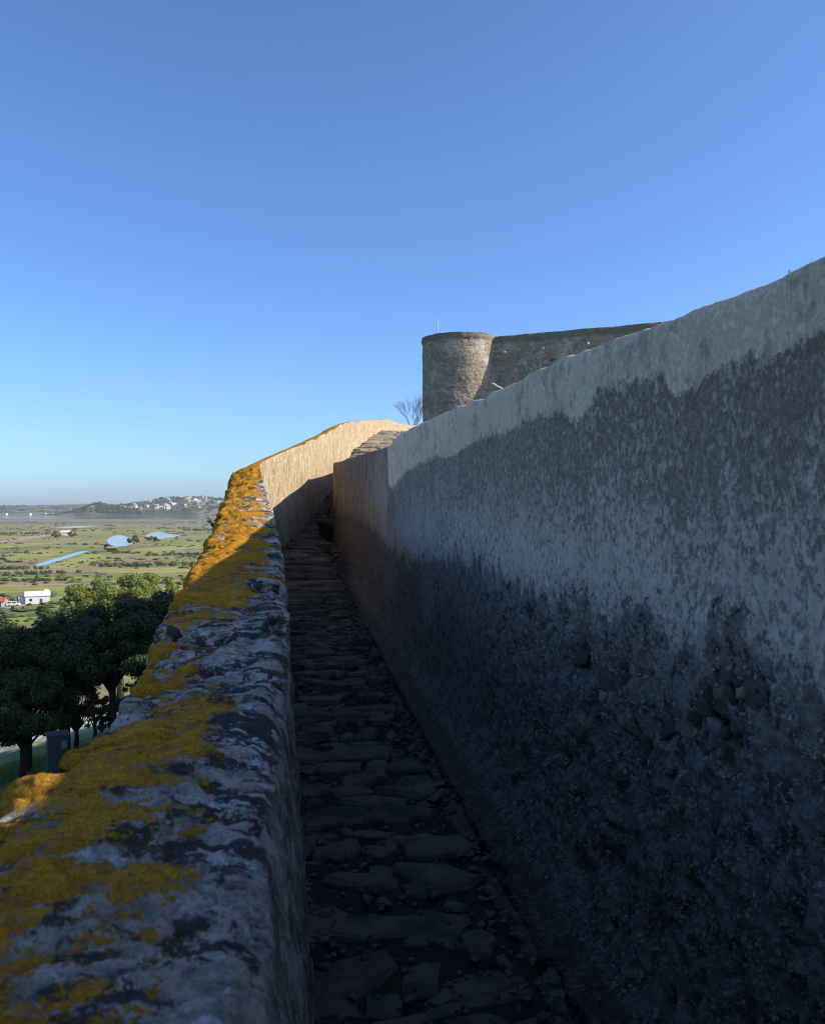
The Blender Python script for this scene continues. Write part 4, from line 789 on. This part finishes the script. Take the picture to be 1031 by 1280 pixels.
def van(px, py, rz, label):
    p = on_plane(px, py); root = empty('van', (p.x, p.y, GZ + 0.12), rz); tag(root, label, 'van')
    pr = [(-2.4, .35), (2.35, .35), (2.4, .95), (1.7, 1.15), (1.1, 1.85), (-2.3, 1.95), (-2.45, 1.0)]; n = len(pr); V = [(x, -.9, z) for x, z in pr] + [(x, .9, z) for x, z in pr]
    mesh_obj('body', V, [tuple(range(n)), tuple(range(2 * n - 1, n - 1, -1))] + [(i, n + i, n + (i + 1) % n, (i + 1) % n) for i in range(n)], M['white'], root)
    for s_ in (-1, 1):
        for x in (-1.4, .35): MB().box((x, s_ * .905, 1.5), (1.25, .03, .5)).build('window', M['glass'], root)
        for x in (-1.5, 1.5):
            w_ = MB().tube([(x, s_ * .72, .34), (x, s_ * .95, .34)], .34, 14).build('wheel', M['rubber'], root); MB().tube([(x, s_ * .95, .34), (x, s_ * .965, .34)], .19, 10).build('rim', M['metal'], w_)
        MB().box((2.385, s_ * .65, .85), (.05, .3, .18)).build('headlight', M['bulb'], root)
    MB().add([(1.68, -.8, 1.19), (1.68, .8, 1.19), (1.14, .76, 1.84), (1.14, -.76, 1.84)], [(0, 1, 2, 3)]).build('windscreen', M['glass'], root)
van(17, 758, 0.25, 'white van parked left of the white farmhouse')
p = on_plane(82, 669.5); house('barn', (p.x, p.y, GZ), 12, 9, 5, 0.3, 'tiny far pale barn out on the marsh left of the ponds', openings=False, wall='cream', cat='barn')
p = on_plane(141, 690); house('brick_shed', (p.x, p.y, GZ), 9, 6, 3.5, 0.05, 'brown shed just below the left pond', openings=False, wall='wood', roof='tile', cat='shed')

# ================================================================ FAR TOWN
def town_height(px, v):
    xs = [q[0] for q in TOWN[2]]; H = np.interp(px, xs, [(632 - q[1]) / F * TOWN[0] for q in TOWN[2]]) - (GZ - 1); return GZ - 1 + H * (1 - abs(v) ** 1.5)
tr = random.Random(12); tb = []
for k, (m1, m2) in enumerate((('white', 'tile'), ('cream', 'roofgrey'), ('cream', 'tile'), ('pink', 'tile'), ('pink', 'roofgrey'))):
    for j in range(2):
        L_, W_, H_ = ((11, 9, 6), (17, 10, 8))[j]; hx, hy = L_ / 2, W_ / 2; rh = 0 if m2 == 'white' else 3
        v = [(-hx, -hy, -6), (hx, -hy, -6), (hx, hy, -6), (-hx, hy, -6), (-hx, -hy, H_), (hx, -hy, H_), (hx, hy, H_), (-hx, hy, H_), (-hx, 0, H_ + rh + .01), (hx, 0, H_ + rh + .01)]
        me = bpy.data.meshes.new('town_house'); me.from_pydata(v, [], [(0, 1, 5, 4), (2, 3, 7, 6), (1, 2, 6, 9, 5), (3, 0, 4, 8, 7), (4, 5, 9, 8), (6, 7, 8, 9)]); me.materials.append(M[m1]); me.materials.append(M[m2])
        me.polygons.foreach_set('material_index', np.array([0, 0, 0, 0, 1, 1], np.int32)); me.update(); tb.append(me)
for k in range(44):
    px = tr.triangular(172, 300, 222); v = -tr.uniform(0.18, 0.86) if tr.random() < .85 else -tr.uniform(.05, .2)
    if px < 195 and v > -0.45: v = -tr.uniform(.55, .85)
    Y = TOWN[0] + v * TOWN[1]; o = link(bpy.data.objects.new('town_house', tr.choice(tb))); o.location = ((px - 515.5) / F * TOWN[0], Y, float(town_height(px, v)) + 1); o.rotation_euler = (0, 0, tr.uniform(-.5, .5))
    tag(o, 'tiny white or cream house on the far hillside town across the estuary', 'house', 'houses of the far hillside town')
def tiny(px, Y, zpx, L_, W_, H_, lab, mat='white', roof='white', name='town_house', cat='building'):
    p = at(px, zpx, Y); root = empty(name, p); tag(root, lab, cat); MB().box((0, 0, H_ / 2 - 4), (L_, W_, H_ + 8)).build('wall', M[mat], root); MB().box((0, 0, H_ + .5), (L_ + 1.5, W_ + 1.5, 1)).build('roof', M[roof], root)
tiny(232, 3850, 622.5, 60, 24, 7, 'long white building on the crest of the far town hill', name='hilltop_building')
tiny(252, 3840, 622.5, 18, 16, 6, 'short white building right of the long one on the far town crest', name='hilltop_building')
for k, (px, py, L_, lab) in enumerate([(4, 643.5, 34, 'white warehouse at the far left shore of the estuary'), (53, 641, 34, 'low white warehouse on the far shore, left of the wooded hill'), (64, 639, 16, 'small white building on the far shore just left of the wooded hill'), (36, 640, 18, 'faint pale building on the far shore between the two warehouses'), (202, 639.5, 46, 'pale waterfront building at the foot of the far town')]):
    p = at(px, py, 3720 if k != 4 else 3560); p.z = GZ; root = empty('shore_building', p); tag(root, lab, 'building'); hh = 5; MB().box((0, 0, hh / 2), (L_, 16, hh)).build('wall', M['white'], root); MB().box((0, 0, hh + .6), (L_ + 2, 18, 1.2)).build('roof', M['roofgrey'], root)
for px, lab in ((255, 'left one of two thin masts on the far town hill'), (259, 'right one of two thin masts on the far town hill')):
    p = at(px, 620, 3880); root = empty('radio_mast', p); tag(root, lab, 'mast'); MB().tube([(0, 0, -8), (0, 0, 26)], [.5, .3], 5).build('pole', M['metal'], root); MB().box((0, 0, 20), (2.2, 2.2, .6)).build('platform', M['metal'], root)
def far_wood():
    rnd = np.random.RandomState(9); c, r = [], []
    for k in range(210):
        px = rnd.uniform(90, 192); xs = [84, 100, 112, 122, 130, 145, 165, 180, 196]; cy = np.interp(px, xs, [643, 639, 633, 628.5, 630.5, 634, 636, 640, 643]); v = -rnd.uniform(0.0, .8); H = (632 - cy) / F * 3600 + 41
        c.append(((px - 515.5) / F * 3600, 3600 + v * 180, -41 + H * (1 - abs(v) ** 1.5) + 2)); r.append(rnd.uniform(5, 9))
    for k in range(150):
        px = rnd.uniform(193, 300); v = -rnd.uniform(0.0, .22); c.append(((px - 515.5) / F * 3900, 3900 + v * 420, float(town_height(px, v)) + 2)); r.append(rnd.uniform(3, 6))
    for k in range(120):
        px = rnd.uniform(150, 300); v = -rnd.uniform(.3, .9); c.append(((px - 515.5) / F * 3900, 3900 + v * 420, float(town_height(px, v)) + 2)); r.append(rnd.uniform(4, 7))
    for k in range(260):
        px = rnd.uniform(-60, 175); v = -rnd.uniform(.1, .8); c.append(((px - 515.5) / F * 4900, 4900 + v * 900, GZ + 38 * (1 - abs(v) ** 1.5) + 2)); r.append(rnd.uniform(5, 9))
    V, Fc = leaf_cloud(c, r, 40000, 2.6, rnd, .8); tag(mesh_obj('far_woodland', V, Fc, M['dleaf']), 'dark woodland on the far hills across the estuary', 'woodland', kind='stuff')
far_wood()

# ================================================================ HAZE
hz = MB().box((0, 0, 18), (14000, 14000, 122)).build('haze', None); hz.data.materials.clear()
hm = bpy.data.materials.new('haze_air'); hm.use_nodes = True; t = hm.node_tree; t.nodes.clear(); ou = t.nodes.new('ShaderNodeOutputMaterial'); pv = t.nodes.new('ShaderNodeVolumePrincipled')
pv.inputs['Color'].default_value = (0.82, 0.92, 1.0, 1); pv.inputs['Density'].default_value = 0.000055; pv.inputs['Anisotropy'].default_value = 0.1; t.links.new(pv.outputs[0], ou.inputs['Volume'])
hz.data.materials.append(hm); hz.visible_shadow = True; tag(hz, 'pale blue haze over the far marsh and hills', 'haze', kind='stuff')
